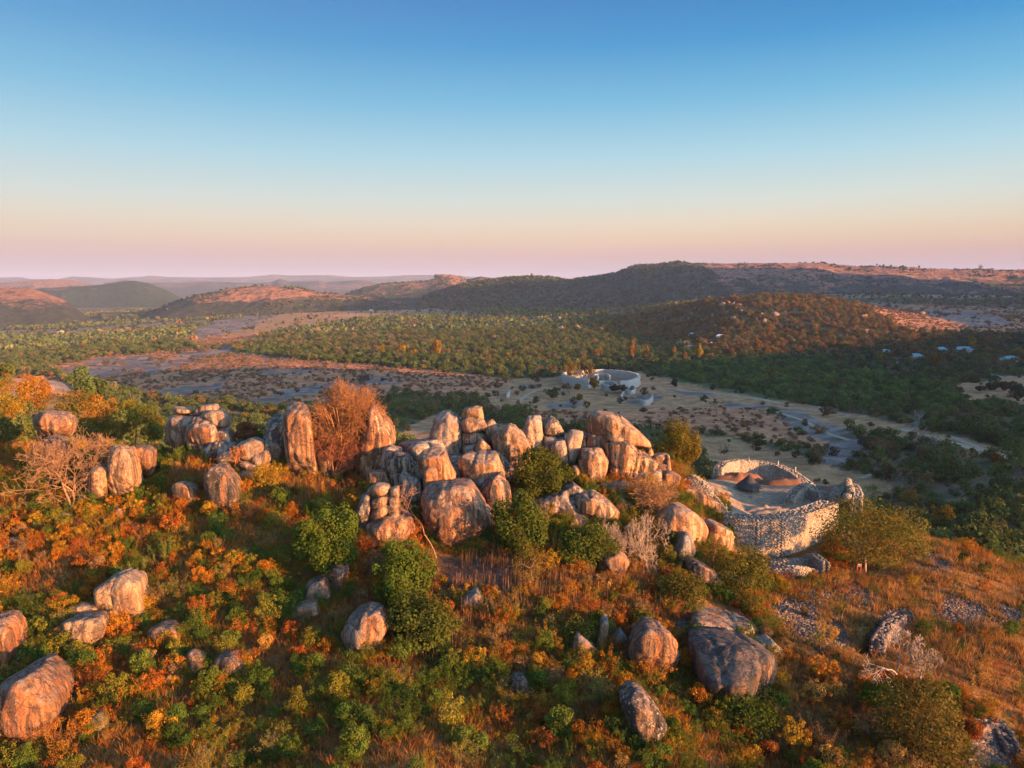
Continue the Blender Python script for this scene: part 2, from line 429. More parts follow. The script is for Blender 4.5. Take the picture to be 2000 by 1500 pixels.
def make_flat(name, col, rough=.85, var=.35, scale=2.0):
    m, nt = newmat(name); n = N(nt)
    pos = n('ShaderNodeNewGeometry').outputs['Position']
    c = n.mix(1.0, col, n.ramp(n.noise(pos, scale, 5, .65), [(.25, 1 - var), (.75, 1 + var)]), 'MULTIPLY')
    bs = n('ShaderNodeBsdfPrincipled', {'Base Color': c, 'Roughness': rough, 'Specular IOR Level': .25})
    n('ShaderNodeOutputMaterial', {0: bs.outputs[0]})
    return m
# ------------------------------------------------------------------ ground sheet and its cover
TAN = [[(930,770),(1010,742),(1095,738),(1100,722),(1250,728),(1400,755),(1560,786),(1700,812),(1800,840),(2000,885),(2060,905),(2000,905),(1790,862),(1660,840),(1560,812),(1420,792),(1300,800),(1180,805),(1060,800),(960,800)],
       [(1330,850),(1440,858),(1560,890),(1690,925),(1760,950),(1680,1000),(1560,985),(1420,925),(1360,880)],
       [(770,850),(830,815),(930,815),(1000,835),(1140,850),(1130,900),(960,880),(800,870)],
       [(1865,750),(1990,735),(2150,740),(2150,795),(1880,785)],
       [(330,665),(430,640),(560,612),(680,590),(800,592),(880,600),(760,615),(640,630),(520,650)],
       [(880,573),(990,572),(1000,585),(880,585)],[(1320,560),(1420,548),(1440,562),(1330,570)],[(1660,566),(1990,568),(2150,580),(1800,578)]]
SCRUB = [[(90,720),(200,695),(420,680),(560,700),(760,715),(960,735),(1000,745),(940,775),(760,770),(700,790),(500,790),(330,780),(180,755),(120,730)],
         [(1030,790),(1300,785),(1480,798),(1600,840),(1660,880),(1560,872),(1400,850),(1280,838),(1060,825)],
         [(1480,780),(1600,800),(1720,830),(1700,850),(1560,815)],[(330,660),(500,650),(520,665),(400,680)],
         [(1690,600),(1800,595),(2150,610),(2150,660),(1900,650),(1780,650)],[(30,730),(80,735),(150,748),(150,775),(60,770),(0,760)]]
SLAB = [[(120,725),(190,700),(290,692),(305,705),(240,732),(150,745)],[(235,715),(330,700),(390,692),(385,705),(300,732)],[(300,768),(380,745),(440,738),(430,760),(330,777)],
        [(470,795),(560,760),(660,745),(665,757),(560,782),(500,800)],[(680,747),(740,733),(785,730),(740,747)],[(720,742),(790,748),(750,755)],
        [(1500,792),(1560,800),(1620,828),(1690,858),(1715,888),(1660,890),(1600,862),(1540,830)],[(1600,870),(1665,880),(1650,905),(1610,902)],[(1655,898),(1690,900),(1680,910),(1655,910)],
        [(370,648),(440,622),(530,612),(500,636),(400,662)],[(340,692),(450,675),(465,686),(380,697)],[(500,725),(620,722),(630,730),(510,735)],[(1300,760),(1400,768),(1390,776),(1320,772)],
        [(90,742),(150,750),(140,768),(90,765)],[(1015,752),(1050,748),(1060,757),(1010,762)],[(1060,785),(1130,780),(1150,795),(1080,800)],[(1220,775),(1280,770),(1290,790),(1230,790)],
        [(1400,785),(1500,790),(1520,800),(1420,798)],[(1780,602),(1900,608),(1990,630),(1900,638),(1820,622)]]
GREEN_AREA = [[(380,690),(560,680),(560,688),(390,700)],[(1300,700),(1560,710),(1700,730),(1860,760),(1870,790),(1700,800),(1500,780),(1300,740)]]
RUBBLE = [[(1492,1190),(1540,1172),(1590,1182),(1657,1235),(1650,1265),(1618,1272),(1570,1248),(1534,1212)],
          [(1840,1172),(1893,1172),(1933,1202),(1920,1215),(1866,1217),(1840,1205)],[(1744,1196),(1773,1188),(1790,1215),(1765,1238),(1735,1258),(1712,1260),(1716,1225)],
          [(1615,1131),(1675,1143),(1720,1170),(1700,1185),(1640,1150)],[(1900,1415),(1945,1408),(1980,1460),(2005,1510),(1930,1520),(1900,1450)],
          [(1880,1480),(1900,1440),(1920,1500),(1910,1530)],[(1575,1160),(1600,1150),(1610,1160),(1580,1175)],[(1950,1185),(2000,1195),(2000,1215),(1960,1205)],
          [(1800,1075),(1830,1085),(1860,1110),(1845,1120),(1810,1090)],[(1320,1220),(1350,1205),(1360,1225),(1330,1240)]]
ENCL = [(1355,940),(1405,925),(1480,930),(1570,950),(1640,965),(1640,985),(1560,1000),(1490,1015),(1440,1005),(1400,975)]
BRIGHTGRASS = [(1480,1170),(1620,1120),(1800,1040),(1900,1060),(2150,1150),(2150,1420),(1950,1400),(1800,1330),(1640,1330),(1560,1280)]
def cover(px, py, x, y):
    """ground colour: bare soil and dry grass on the hill, mapped cover in the valley"""
    r = np.hypot(x, y)
    w1 = fbm(x / 25, y / 25, o=4, s=11); w2 = fbm(x / 25 + 50, y / 25, o=4, s=12); f = fbm(x / 9, y / 9, o=3, s=13)
    qx = px + w1 * 16; qy = py + w2 * 5
    c = np.empty((len(px), 3))
    g = np.array([.095, .10, .04]) ; c[:] = g
    big = fbm(x / 120, y / 120, o=4, s=21)
    c += (np.array([.14, .105, .06]) - g) * sstep(-.05, .35, big)[:, None]
    far = sstep(1500, 2600, r)
    strp = fbm(x / 500, y / 160, o=4, s=31)
    cf = np.where((strp > .12)[:, None], np.array([.24, .17, .105]), np.array([.085, .09, .055]))
    c = c * (1 - far[:, None] * .85) + cf * far[:, None] * .85
    def put(polys, col, k=1.0):
        for p in polys:
            m = inpoly(p, qx, qy); c[m] = c[m] * (1 - k) + np.array(col) * k
    put(SCRUB, (.46, .205, .10)); put(TAN, (.40, .215, .10)); put(GREEN_AREA, (.11, .13, .045))
    brk = fbm(x / 60 + y / 90, (y - x * .3) / 14, o=4, s=51)
    for p in SLAB:
        m = inpoly(p, px + w1 * 22, py + w2 * 7) & (brk > -.28); c[m] = np.array([.19, .15, .125]) * (1 + .9 * brk[m, None])
    # the hill under the camera
    nearw = (1 - sstep(125, 185, r))[:, None]
    n = np.empty_like(c); n[:] = (.20, .095, .034)
    k = sstep(-.2, .35, f)[:, None]; n = n * (1 - k) + np.array([.15, .10, .035]) * k
    m = inpoly(BRIGHTGRASS, px + w1 * 30, py + w2 * 20); n[m] = np.array([.27, .13, .042]) * (.85 + .4 * f[m, None])
    m = inpoly([(850,1090),(1010,1080),(1050,1130),(980,1170),(880,1160)], px, py); n[m] = (.085, .058, .045)
    for p in RUBBLE:
        m = inpoly(p, px + w1 * 10, py); n[m] = (.19, .14, .11)
    m = inpoly(ENCL, px, py); n[m] = np.array([.30, .215, .145])
    return c * (1 - nearw) + n * nearw
nA, nL = GX.shape
_px, _py = project(GX.ravel(), GY.ravel(), GZ.ravel())
front = (np.abs(_ga.ravel()) < .8)
_px = np.where(front, _px, -9999)
cols = np.clip(cover(_px, _py, GX.ravel(), GY.ravel()), .01, .8)
iA, iL = np.meshgrid(np.arange(nA), np.arange(nL - 1), indexing='ij')
a0 = (iA * nL + iL).ravel(); a1 = (((iA + 1) % nA) * nL + iL).ravel()
faces = np.stack([a0, a1, a1 + 1, a0 + 1], 1)
V = np.stack([GX.ravel(), GY.ravel(), GZ.ravel()], 1)
# close the hole under the camera
ctr = len(V); V = np.vstack([V, [[0, 0, GZ[:, 0].mean()]]]); cols = np.vstack([cols, [[.1, .07, .04]]])
cap = np.stack([np.full(nA, ctr), np.roll(np.arange(nA), -1) * nL, np.arange(nA) * nL, np.arange(nA) * nL], 1)
def make_ground_mat():
    m, nt = newmat("ground_cover"); n = N(nt)
    pos = n('ShaderNodeNewGeometry').outputs['Position']
    c = n('ShaderNodeAttribute', attribute_type='GEOMETRY', attribute_name='col').outputs['Color']
    c = n.mix(1.0, c, n.ramp(n.noise(pos, .09, 8, .68), [(.28, .45), (.5, 1.0), (.72, 1.6)]), 'MULTIPLY')
    c = n.mix(.9, c, n.ramp(n.noise(pos, 1.3, 5, .7), [(.28, .5), (.72, 1.55)]), 'MULTIPLY')
    h = n.mth('ADD', n.mth('MULTIPLY', n.noise(pos, .5, 6, .7), .9), n.mth('MULTIPLY', n.noise(pos, 3.0, 4, .7), .16))
    b = n('ShaderNodeBump', {'Strength': .8, 'Distance': .8, 'Height': h})
    bs = n('ShaderNodeBsdfPrincipled', {'Base Color': c, 'Roughness': .95, 'Specular IOR Level': .1, 'Normal': b.outputs[0]})
    n('ShaderNodeOutputMaterial', {0: bs.outputs[0]})
    return m
M_GROUND = make_ground_mat()
gm = mesh_np("ground", V, faces, smooth=True, cols=cols)
tag(obj("ground", gm, M_GROUND), kind='structure')
def capmesh():
    me = mesh_np("ground_under_camera", V[np.r_[ctr, np.arange(nA) * nL]], np.stack([np.zeros(nA, int), 1 + (np.arange(nA) + 1) % nA, 1 + np.arange(nA)], 1), cols=cols[np.r_[ctr, np.arange(nA) * nL]])
    return me
tag(obj("ground", capmesh(), M_GROUND), kind='structure')

# ------------------------------------------------------------------ hills beyond the valley
def hill_mat(name, veg, rock, rscale, lo, hi, crest=.0):
    m, nt = newmat(name); n = N(nt)
    geo = n('ShaderNodeNewGeometry'); pos = geo.outputs['Position']
    hh = n('ShaderNodeAttribute', attribute_type='GEOMETRY', attribute_name='tint').outputs['Fac']
    nz_ = n.mth('ADD', n.noise(n.scalev(pos, (1, 1, 2.5)), rscale, 7, .66, .3), n.mth('MULTIPLY', n.mth('SUBTRACT', hh, .55), crest))
    k = n.ramp(nz_, [(lo, 0.0), (hi, 1.0)])
    sh_ = n.ramp(n.noise(pos, rscale * 5, 5, .7), [(.38, 0.0), (.5, 1.0)])
    c = n.mix(k, veg, n.mix(sh_, tuple(q * .45 + .02 for q in rock), rock))
    c = n.mix(1.0, c, n.ramp(n.noise(pos, .045, 5, .7), [(.28, .5), (.72, 1.5)]), 'MULTIPLY')
    h = n.mth('ADD', n.mth('MULTIPLY', n.noise(pos, .03, 6, .7), 22.0), n.mth('MULTIPLY', n.noise(pos, .11, 3, .7), 5.0))
    b = n('ShaderNodeBump', {'Strength': .8, 'Distance': 1.0, 'Height': h})
    bs = n('ShaderNodeBsdfPrincipled', {'Base Color': c, 'Roughness': .95, 'Specular IOR Level': .1, 'Normal': b.outputs[0]})
    n('ShaderNodeOutputMaterial', {0: bs.outputs[0]})
    return m
HILLS = {}
def ridge(name, prof, Y, front, back, base, mat, rough=6.0, nx=220, nt=36, shape=1.6, cl=60.0):
    """a range of hills: crest line traced through PROF at depth Y, slopes of FRONT and BACK metres"""
    px = np.linspace(prof[0][0], prof[-1][0], nx)
    py = np.interp(px, [p[0] for p in prof], [p[1] for p in prof])
    P = atY(px, py, Y)
    edge = np.minimum(sstep(0, .04, np.linspace(0, 1, nx)), sstep(0, .04, np.linspace(1, 0, nx)))
    crest = P[:, 2] * edge + base * (1 - edge)
    t = np.linspace(-1, 1, nt)
    X = np.repeat(P[:, 0][:, None], nt, 1); YY = Y + np.where(t < 0, t * front, t * back)[None] + 0 * X
    X = X * (YY / Y)
    s = (1 - np.abs(t)) ; s = np.sin(s * math.pi / 2) ** shape
    h = np.maximum(crest - base, 2)[:, None]
    n1 = fbm(X / (cl * 6), YY / (cl * 6), o=4, s=41); n2 = fbm(X / cl, YY / cl, o=4, s=42)
    wr = np.clip(s[None] + n1 * .28 * (1 - np.abs(2 * s[None] - 1)), 0, 1.0)
    Z = base + h * wr + (n2 * rough) * np.minimum(1, h / 30) * (.35 + .65 * (1 - s[None] ** 6))
    v = np.stack([X, YY, Z], -1).reshape(-1, 3)
    i, j = np.meshgrid(np.arange(nx - 1), np.arange(nt - 1), indexing='ij')
    a = (i * nt + j).ravel()
    o = obj(name, mesh_np(name, v, np.stack([a, a + nt, a + nt + 1, a + 1], 1), smooth=True, attrs={'tint': np.clip((Z - base) / max(float(crest.max() - base), 1), 0, 1).ravel()}), mat)
    tag(o, kind='structure')
    return X, YY, Z
HM_FAR = hill_mat("far_hill_cover", (.05, .065, .065), (.19, .13, .11), .0022, .45, .62, .2)
HM_GREEN = hill_mat("wooded_hill_cover", (.04, .062, .036), (.20, .13, .09), .006, .60, .70, .15)
HM_ROCK = hill_mat("rocky_hill_cover", (.045, .06, .034), (.30, .15, .09), .009, .43, .55, .5)
HM_DOME = hill_mat("granite_dome_cover", (.05, .055, .038), (.32, .155, .09), .009, .47, .60, .9)
ridge("hill", [(-260,542),(0,542),(40,541),(60,545),(110,546),(140,540),(170,541),(220,544),(280,540),(290,538),(330,541),(400,542),(480,541),(520,538),(532,536),(570,538),(640,537),(690,541),(750,540),(800,537),(860,537),(930,541),(1000,545),(1080,548),(1200,552),(1400,553)], 15000, 1500, 1500, -170, HM_FAR, 8, cl=300)
ridge("hill", [(180,556),(245,547),(290,552),(350,552),(400,549),(440,551),(500,553),(533,550),(543,545),(550,545),(564,550),(600,550),(615,549),(624,548),(634,551),(700,547),(725,549),(760,556),(820,562)], 8600, 1100, 900, -150, HM_FAR, 12, cl=160)
ridge("hill", [(-260,552),(-60,553),(0,553),(40,549),(100,545),(140,547),(185,557),(240,562),(280,566)], 7200, 900, 800, -140, HM_ROCK, 12, cl=160)
ridge("hill", [(-20,576),(80,563),(140,560),(200,556),(235,551),(262,549),(290,553),(330,568),(355,582),(400,600),(440,612)], 4900, 800, 600, -165, HM_GREEN, 14, cl=120)
ridge("hill", [(-300,556),(-100,556),(0,562),(60,563),(90,572),(130,587),(165,615),(205,640),(250,655)], 3000, 520, 500, -165, HM_DOME, 9, shape=.9, cl=70)
HILLS["dome"] = ridge("hill", [(200,660),(240,640),(280,616),(330,595),(380,577),(450,563),(530,558),(580,561),(620,571),(700,578),(780,584),(822,592),(880,606)], 2950, 330, 420, -134, HM_DOME, 7, shape=.8, cl=60)
HILLS["kopje"] = ridge("hill", [(600,606),(640,592),(670,577),(710,560),(760,552),(830,549),(862,539),(880,536),(897,540),(912,547),(940,540),(962,544),(1000,556),(1060,568),(1120,578)], 4300, 650, 500, -120, HM_ROCK, 10, cl=70)
HILLS["plateau"] = ridge("hill", [(1150,575),(1230,555),(1280,540),(1330,517),(1345,515),(1430,515),(1500,514),(1600,514),(1680,520),(1750,521),(1840,526),(2000,527),(2200,531),(2330,540),(2420,560)], 3650, 1000, 700, -95, HM_ROCK, 12, nx=320, nt=48, cl=50)
HILLS["wooded"] = ridge("hill", [(800,588),(860,568),(905,554),(950,548),(1000,542),(1038,540),(1080,542),(1110,548),(1140,543),(1170,539),(1200,535),(1220,528),(1240,520),(1280,518),(1300,516),(1325,512),(1350,517),(1385,527),(1430,541),(1500,556),(1580,568),(1680,578)], 3450, 900, 500, -118, HM_GREEN, 12, nx=320, nt=48, cl=50)

# unseen range added behind the camera, its crest shaped to shade valley and hills
def unseen_shade_range():
    p = np.linspace(-2000, 3700, 160)
    hp = np.interp(p, [-2000, -200, 20, 180, 300, 400, 520, 620, 680, 720, 750, 800, 860, 935, 1150, 1500, 1650, 1900, 2300, 3400, 3700], [60, 64, 66, 66, 76, 165, 180, 150, 108, 90, 92, 112, 100, 88, 74, 70, 110, 360, 420, 380, 160])
    hp = hp + fbm(p / 260, p * 0 + 3.3, o=4, s=61) * 8
    t = np.linspace(-1, 1, 25)
    q = 900 + t * 380
    sq, cq = math.sin(SUN_AZ), -math.cos(SUN_AZ)
    Q, PP = np.meshgrid(q, p); s = np.sin((1 - np.abs(t)) * math.pi / 2)[None] ** 1.3
    X = Q * sq - PP * cq; Y = Q * cq + PP * sq
    Z = -118 + (hp[:, None] + 118) * s
    v = np.stack([X, Y, Z], -1).reshape(-1, 3); nt = len(t)
    i, j = np.meshgrid(np.arange(len(p) - 1), np.arange(nt - 1), indexing='ij'); a = (i * nt + j).ravel()
    tag(obj("hill", mesh_np("hill", v, np.stack([a, a + nt, a + nt + 1, a + 1], 1), smooth=True), HM_GREEN), kind='structure')
unseen_shade_range()

# ------------------------------------------------------------------ evening haze
def haze_box(density):
    me = bpy.data.meshes.new("haze"); bm = bmesh.new(); bmesh.ops.create_cube(bm, size=1.0); bm.to_mesh(me); bm.free()
    o = obj("haze", me); zb = min(float(GZ.min()), -188.0) - 1.0; zt = 462.0
    o.scale = (92000, 92000, zt - zb); o.location = (0, 0, (zt + zb) / 2)
    m, nt = newmat("evening_haze"); n = N(nt)
    pv = n('ShaderNodeVolumePrincipled', {'Color': (.50, .61, .90, 1), 'Density': density, 'Anisotropy': 0.0})
    n('ShaderNodeOutputMaterial', {1: pv.outputs[0]})
    me.materials.append(m); tag(o, kind='stuff')
haze_box(4.8e-5)
# ------------------------------------------------------------------ granite boulders
ZO = {'A': (0, 680, 4), 'B': (300, 730, 4), 'C': (680, 760, 4), 'D': (980, 760, 4), 'E': (1280, 800, 4), 'F': (1500, 900, 4),
      'G': (0, 1050, 3.334), 'H': (450, 1050, 3.334), 'I': (900, 1050, 3.334), 'J': (1300, 1050, 3.334), 'K': (1600, 1100, 3.75), 'W': (1000, 500, 4), 'V': (0, 0, 1), 'X': (1500, 500, 4), 'Q': (800, 840, 6), 'S': (500, 780, 6.667), 'U': (1100, 780, 6.667)}
def pts(s):
    return [tuple(float(k) for k in p.split(',')) for p in s.split()]
def photo(z, s):
    ox, oy, k = ZO[z]
    return [(ox + a / k, oy + b / k) for a, b in pts(s)]
_ico = {}
def ico(n):
    if n not in _ico:
        bm = bmesh.new(); bmesh.ops.create_icosphere(bm, subdivisions=n, radius=1.0)
        bm.verts.ensure_lookup_table()
        _ico[n] = (np.array([v.co[:] for v in bm.verts]), np.array([[v.index for v in f.verts] for f in bm.faces])); bm.free()
    return _ico[n]
_bseed = [100]
BOULDERS = []
def rock_mesh(P, p=16, sub=4, rough=.03, seed=0, flute=.0, chips=10, fiss=0):
    bm = bmesh.new()
    for q in P: bm.verts.new(q)
    bmesh.ops.convex_hull(bm, input=bm.verts)
    bm.normal_update()
    ctr = np.mean([v.co[:] for v in bm.verts if v.link_faces], 0)
    pl = []
    for f in sorted(bm.faces, key=lambda f: -f.calc_area()):
        nn = np.array(f.normal[:]); c = np.array(f.calc_center_median()[:])
        if nn @ (c - ctr) < 0: nn = -nn
        d = nn @ (c - ctr)
        if d < 1e-3: continue
        if any(nn @ n2 > .985 for n2, d2 in pl): continue
        pl.append((nn, d))
    bm.free()
    # chips broken off: a few cutting planes, mostly on the weather side
    g = np.random.default_rng(seed); Pc = np.asarray(P) - ctr
    for k in range(chips):
        nn = g.normal(size=3) * [1, .8, .8] + [0, -.7, .25]; nn /= np.linalg.norm(nn); d = (Pc @ nn).max() * g.uniform(.72, .90)
        if d > .05: pl.append((nn, d))
    Nn = np.array([a for a, b in pl]); D = np.array([b for a, b in pl])
    dirs, F = ico(sub)
    q = np.maximum(dirs @ Nn.T, 0) / D
    p = p * 3.2
    r = (q ** p).sum(1) ** (-1 / p)
    v = dirs * r[:, None]
    Pc = np.asarray(P) - ctr
    sc = np.where(v > 0, (Pc.max(0) / v.max(0))[None], (Pc.min(0) / v.min(0))[None])   # rounding must not shrink the outline
    v = v * (1 + (sc - 1) * .85)
    r = np.linalg.norm(v, axis=1); dirs = v / r[:, None]
    size = np.median(r)
    s1 = 1.1 / size
    k = fbm(v[:, 0] * s1, v[:, 1] * s1, v[:, 2] * s1, o=4, s=seed)
    k2 = fbm(v[:, 0] * s1 * 3.3 + 9, v[:, 1] * s1 * 3.3, v[:, 2] * s1 * 1.2, o=3, s=seed + 5)
    k3 = 1 - np.abs(fbm(v[:, 0] * s1 * 1.3 + 4, v[:, 1] * s1 * 1.3, v[:, 2] * s1 * .8, o=3, s=seed + 7)) * 2.2
    r = r * (1.015 + rough * 1.3 * k + rough * .7 * k2 - rough * 1.5 * np.clip(k3 - .72, 0, 1) / .28)
    if fiss:
        for q in range(fiss):                                       # old joints: narrow grooves that run down the rock
            ph = g.uniform(-.35, .35); a = v[:, 0] * math.cos(ph) + v[:, 2] * math.sin(ph) + fbm(v[:, 2] * s1 * 2 + q * 7, v[:, 1] * s1, o=3, s=seed + 21) * size * .12
            c = g.uniform(-.7, .7) * size; r = r * (1 - g.uniform(.05, .10) * np.exp(-((a - c) / (.035 * size)) ** 2))
        a = v[:, 2] + v[:, 0] * g.uniform(-.4, .4) + fbm(v[:, 0] * s1 + 3, v[:, 1] * s1, o=3, s=seed + 23) * size * .15
        r = r * (1 - .07 * np.exp(-((a - g.uniform(-.4, .6) * size) / (.04 * size)) ** 2))
    if flute:
        th = np.arctan2(dirs[:, 1], dirs[:, 0])
        r = r * (1 + flute * fbm(th * 5, dirs[:, 2] * .6, o=3, s=seed + 9))
    return dirs * r[:, None], F, ctr
def boulder(z, outline, Y, th, label, fx=.05, fy=0.0, fs=.76, p=16, sub=4, rough=.03, col=(1, 1, 1), rust=.35, dark=.3, spots=.2, sink=1.0, push=.5, group=None, front=None, name="boulder", cat="boulder", flute=0.0, tilt=0.0, grow=1.05, back=None):
    ol = photo(z, outline)
    cx = (min(a for a, b in ol) + max(a for a, b in ol)) / 2; cy = (min(b for a, b in ol) + max(b for a, b in ol)) / 2
    w = max(a for a, b in ol) - min(a for a, b in ol); h = max(b for a, b in ol) - min(b for a, b in ol)
    if Y is None:
        g = max(ol, key=lambda q: q[1])
        Y = hit(g[0], g[1], 46, 170)[1] + th * .25
    ol2 = [(cx + (a - cx) * grow, cy + (b - cy) * grow) for a, b in ol]
    P = []
    for a, b in ol2:
        k = (b - cy) / max(h, 1) * 2           # -1 top .. 1 bottom
        y = Y - tilt * k
        q = atY(a, b, y); P.append(q)
        q2 = atY(cx + (a - cx) * (back or .72), cy + (b - cy) * .8, y) + np.array([0, th * .62, 0]); P.append(q2)
        f = atY(cx + fx * w + (a - cx) * fs, cy + fy * h + (b - cy) * fs, y - th * push); P.append(f)
        if k > .45 and sink: P.append(q + np.array([0, 0, -sink])); P.append(q2 + np.array([0, 0, -sink]))
    for (a, b, d) in (front or []):
        ox, oy, kk = ZO[z]; P.append(atY(ox + a / kk, oy + b / kk, Y - d))
    _bseed[0] += 13
    if group == SL: sink = max(sink, 1.6) if sink else 0; col = tuple(c_ * .82 for c_ in col)
    if w > 62 or h > 66: sub = 5
    elif sub == 5: sub = 4
    v, F, ctr = rock_mesh(np.array(P), p, sub, rough, _bseed[0], flute, 10, 0 if max(w, h) < 28 else 2 if sub < 5 else 3)
    zb = v[:, 2].min()
    v[:, 2] -= zb; loc = ctr + np.array([0, 0, zb])
    o = obj(name, mesh_np(name, v, F, smooth=True), M_ROCK, loc=loc)
    o.color = (*col, 1); o['rust'] = float(min(rust * 1.45 + .05, 1)); o['dark'] = float(min(dark * 1.5 + .05, 1)); o['spots'] = float(spots)
    tag(o, label, cat, group)
    BOULDERS.append((label, (cx, cy), w, h, Y, float(loc[0])))
    return o
KN = "granite boulders of the left knoll"; PI_ = "tall granite pillars under the bare tree"; CE = "granite boulders of the central ridge"; RI = "granite boulders of the right ridge"; SL = "loose boulders on the brushy slope"
warm = (1.02, .93, .82); grey = (.76, .83, .92); tanr = (1.1, .86, .62); brn = (.78, .58, .43); drk = (.5, .45, .42)
Bd = boulder
# left knoll
Bd('A', "1310,535 1345,523 1460,528 1535,540 1500,620 1430,715 1390,745 1290,690 1300,600", 107, 5, "pale block of the left knoll carrying the two flat capstones", fx=.08, col=warm, group=KN)
Bd('A', "1335,480 1365,463 1440,480 1505,498 1465,526 1380,524 1345,504", 107, 3, "smaller left capstone lying on the left knoll beside a longer slab", sink=0, p=10, col=warm, group=KN)
Bd('A', "1500,500 1530,455 1600,440 1690,444 1702,480 1660,492 1580,505 1530,527 1505,520", 106.5, 3.4, "long flat capstone on top of the left knoll", sink=0, p=10, col=warm, rust=.2, group=KN)
Bd('A', "1420,710 1455,620 1530,540 1590,552 1650,585 1685,650 1690,800 1590,850 1500,810", 104, 6, "streaked wedge boulder in the middle of the left knoll", fx=.08, rust=.7, dark=.4, group=KN, front=[(1560,600,2.6),(1540,780,2.8)])
Bd('A', "1660,625 1765,610 1800,720 1800,800 1690,815 1675,720", 104, 5, "upright block at the right foot of the left knoll", rust=.7, dark=.3, group=KN)
Bd('A', "1570,520 1620,486 1700,488 1752,540 1782,605 1760,628 1680,622 1620,580", 105, 5, "rounded boulder leaning on the right shoulder of the left knoll", p=9, sink=0, col=warm, rust=.25, group=KN)
Bd('A', "1560,805 1640,740 1740,728 1842,770 1810,822 1690,850 1590,855", 101.5, 4, "low blue grey boulder at the foot of the left knoll", p=9, col=grey, rust=.05, dark=.6, group=KN)
Bd('A', "1688,855 1740,805 1800,808 1830,870 1780,895 1700,895", 99.5, 3, "small grey boulder left of the egg shaped boulder", p=9, col=grey, rust=.2, group=KN)
Bd('B', "605,625 680,540 760,508 832,538 848,600 770,650 750,692 690,697 625,660", 98.5, 4.4, "egg shaped boulder leaning over a lens shaped stone", fx=.12, p=8, sink=0, col=warm, rust=.15, dark=.25, group=KN)
Bd('B', "750,665 800,620 880,575 915,640 900,700 865,765 800,745 755,695", 97.5, 3.6, "angular pale block wedged right of the egg shaped boulder", p=14, col=warm, rust=.3, group=KN)
Bd('B', "857,572 880,543 897,566 890,584 868,584", 97.5, 1.0, "tiny knob perched on the angular pale block", sink=0, p=9, sub=3, col=warm, group=KN)
Bd('B', "838,565 900,528 985,545 988,640 972,745 900,755 912,660", 99.5, 4, "squat rounded post of rock beside the tall lit pillar", p=12, fx=.1, rust=.45, group=KN)
Bd('B', "653,702 690,689 780,718 830,757 815,782 740,762 670,733", 96.5, 2.6, "lens shaped slab under the egg shaped boulder", sink=0, p=8, sub=3, col=warm, group=KN)
Bd('B', "640,795 700,763 800,768 808,860 760,885 660,855", 95.5, 3.4, "rounded rock under the lens shaped slab", p=9, col=tanr, rust=.4, group=KN)
Bd('B', "380,765 420,703 500,713 560,790 615,860 655,960 660,1070 560,1070 430,1030 392,900", None, 6, "dark slanting boulder among bushes below the left knoll", fx=.02, p=14, col=drk, rust=.5, dark=1.0, spots=.35, group=KN, front=[(480,740,2.2),(560,860,2.8)])
Bd('B', "140,855 200,846 260,888 320,918 342,1000 300,1045 180,1030 148,930", None, 4, "split tan boulder in the grass left of the dark slanting boulder", col=tanr, rust=.6, dark=.3, group=KN)
Bd('B', "112,738 165,683 197,722 150,764", None, 1.6, "small tan stone in the grass below the left knoll", sub=3, col=tanr, group=SL)
# boulders round the large bare tree on the left
Bd('A', "255,560 275,515 330,500 420,515 480,520 540,585 520,630 400,665 290,640", 101, 5, "brown boulder with a pale stripe above the large bare tree", col=brn, rust=.5, dark=.3, spots=.5, group=KN)
Bd('A', "330,740 380,690 470,720 480,830 420,860 340,820", 97, 4, "dark boulder behind the branches of the large bare tree", col=drk, dark=.6, group=KN)
Bd('A', "835,800 900,770 960,778 1000,850 1010,930 1035,1010 1030,1060 960,1105 870,1095 815,1040 820,930", 90.5, 5, "large speckled boulder just right of the large bare tree", p=10, col=tanr, rust=.2, dark=.35, spots=.4, group=KN)
Bd('A', "680,960 760,920 812,950 808,1080 790,1150 740,1160 670,1110", 90, 4, "speckled boulder hidden between the bare tree and the large speckled boulder", p=10, col=tanr, dark=.35, spots=.3, group=KN)
Bd('A', "1005,790 1060,768 1130,775 1178,820 1170,900 1150,950 1080,930 1020,860", 95, 4, "banded brown boulder on the crest left of the left knoll", p=10, col=brn, rust=.5, dark=.4, group=KN)
Bd('A', "590,1180 640,1150 695,1180 650,1215 600,1220", None, 2.4, "flat tan stone at the foot of the large bare tree", sub=3, p=8, col=tanr, group=SL)
Bd('A', "880,1300 910,1255 958,1270 955,1300 900,1335", None, 1.3, "small pale stone in the bushes right of the large bare tree", sub=3, p=8, col=(1.2,1.2,1.2), rust=0, group=SL)
Bd('A', "440,1310 480,1290 545,1310 530,1340 470,1345", None, 1.3, "low pale stone below the large bare tree", sub=3, p=8, col=warm, rust=0, group=SL)
Bd('A', "1318,930 1350,885 1388,885 1390,930 1340,962", None, 1.6, "pointed tan stone between the banded boulder and the split boulder", sub=3, col=tanr, group=SL)
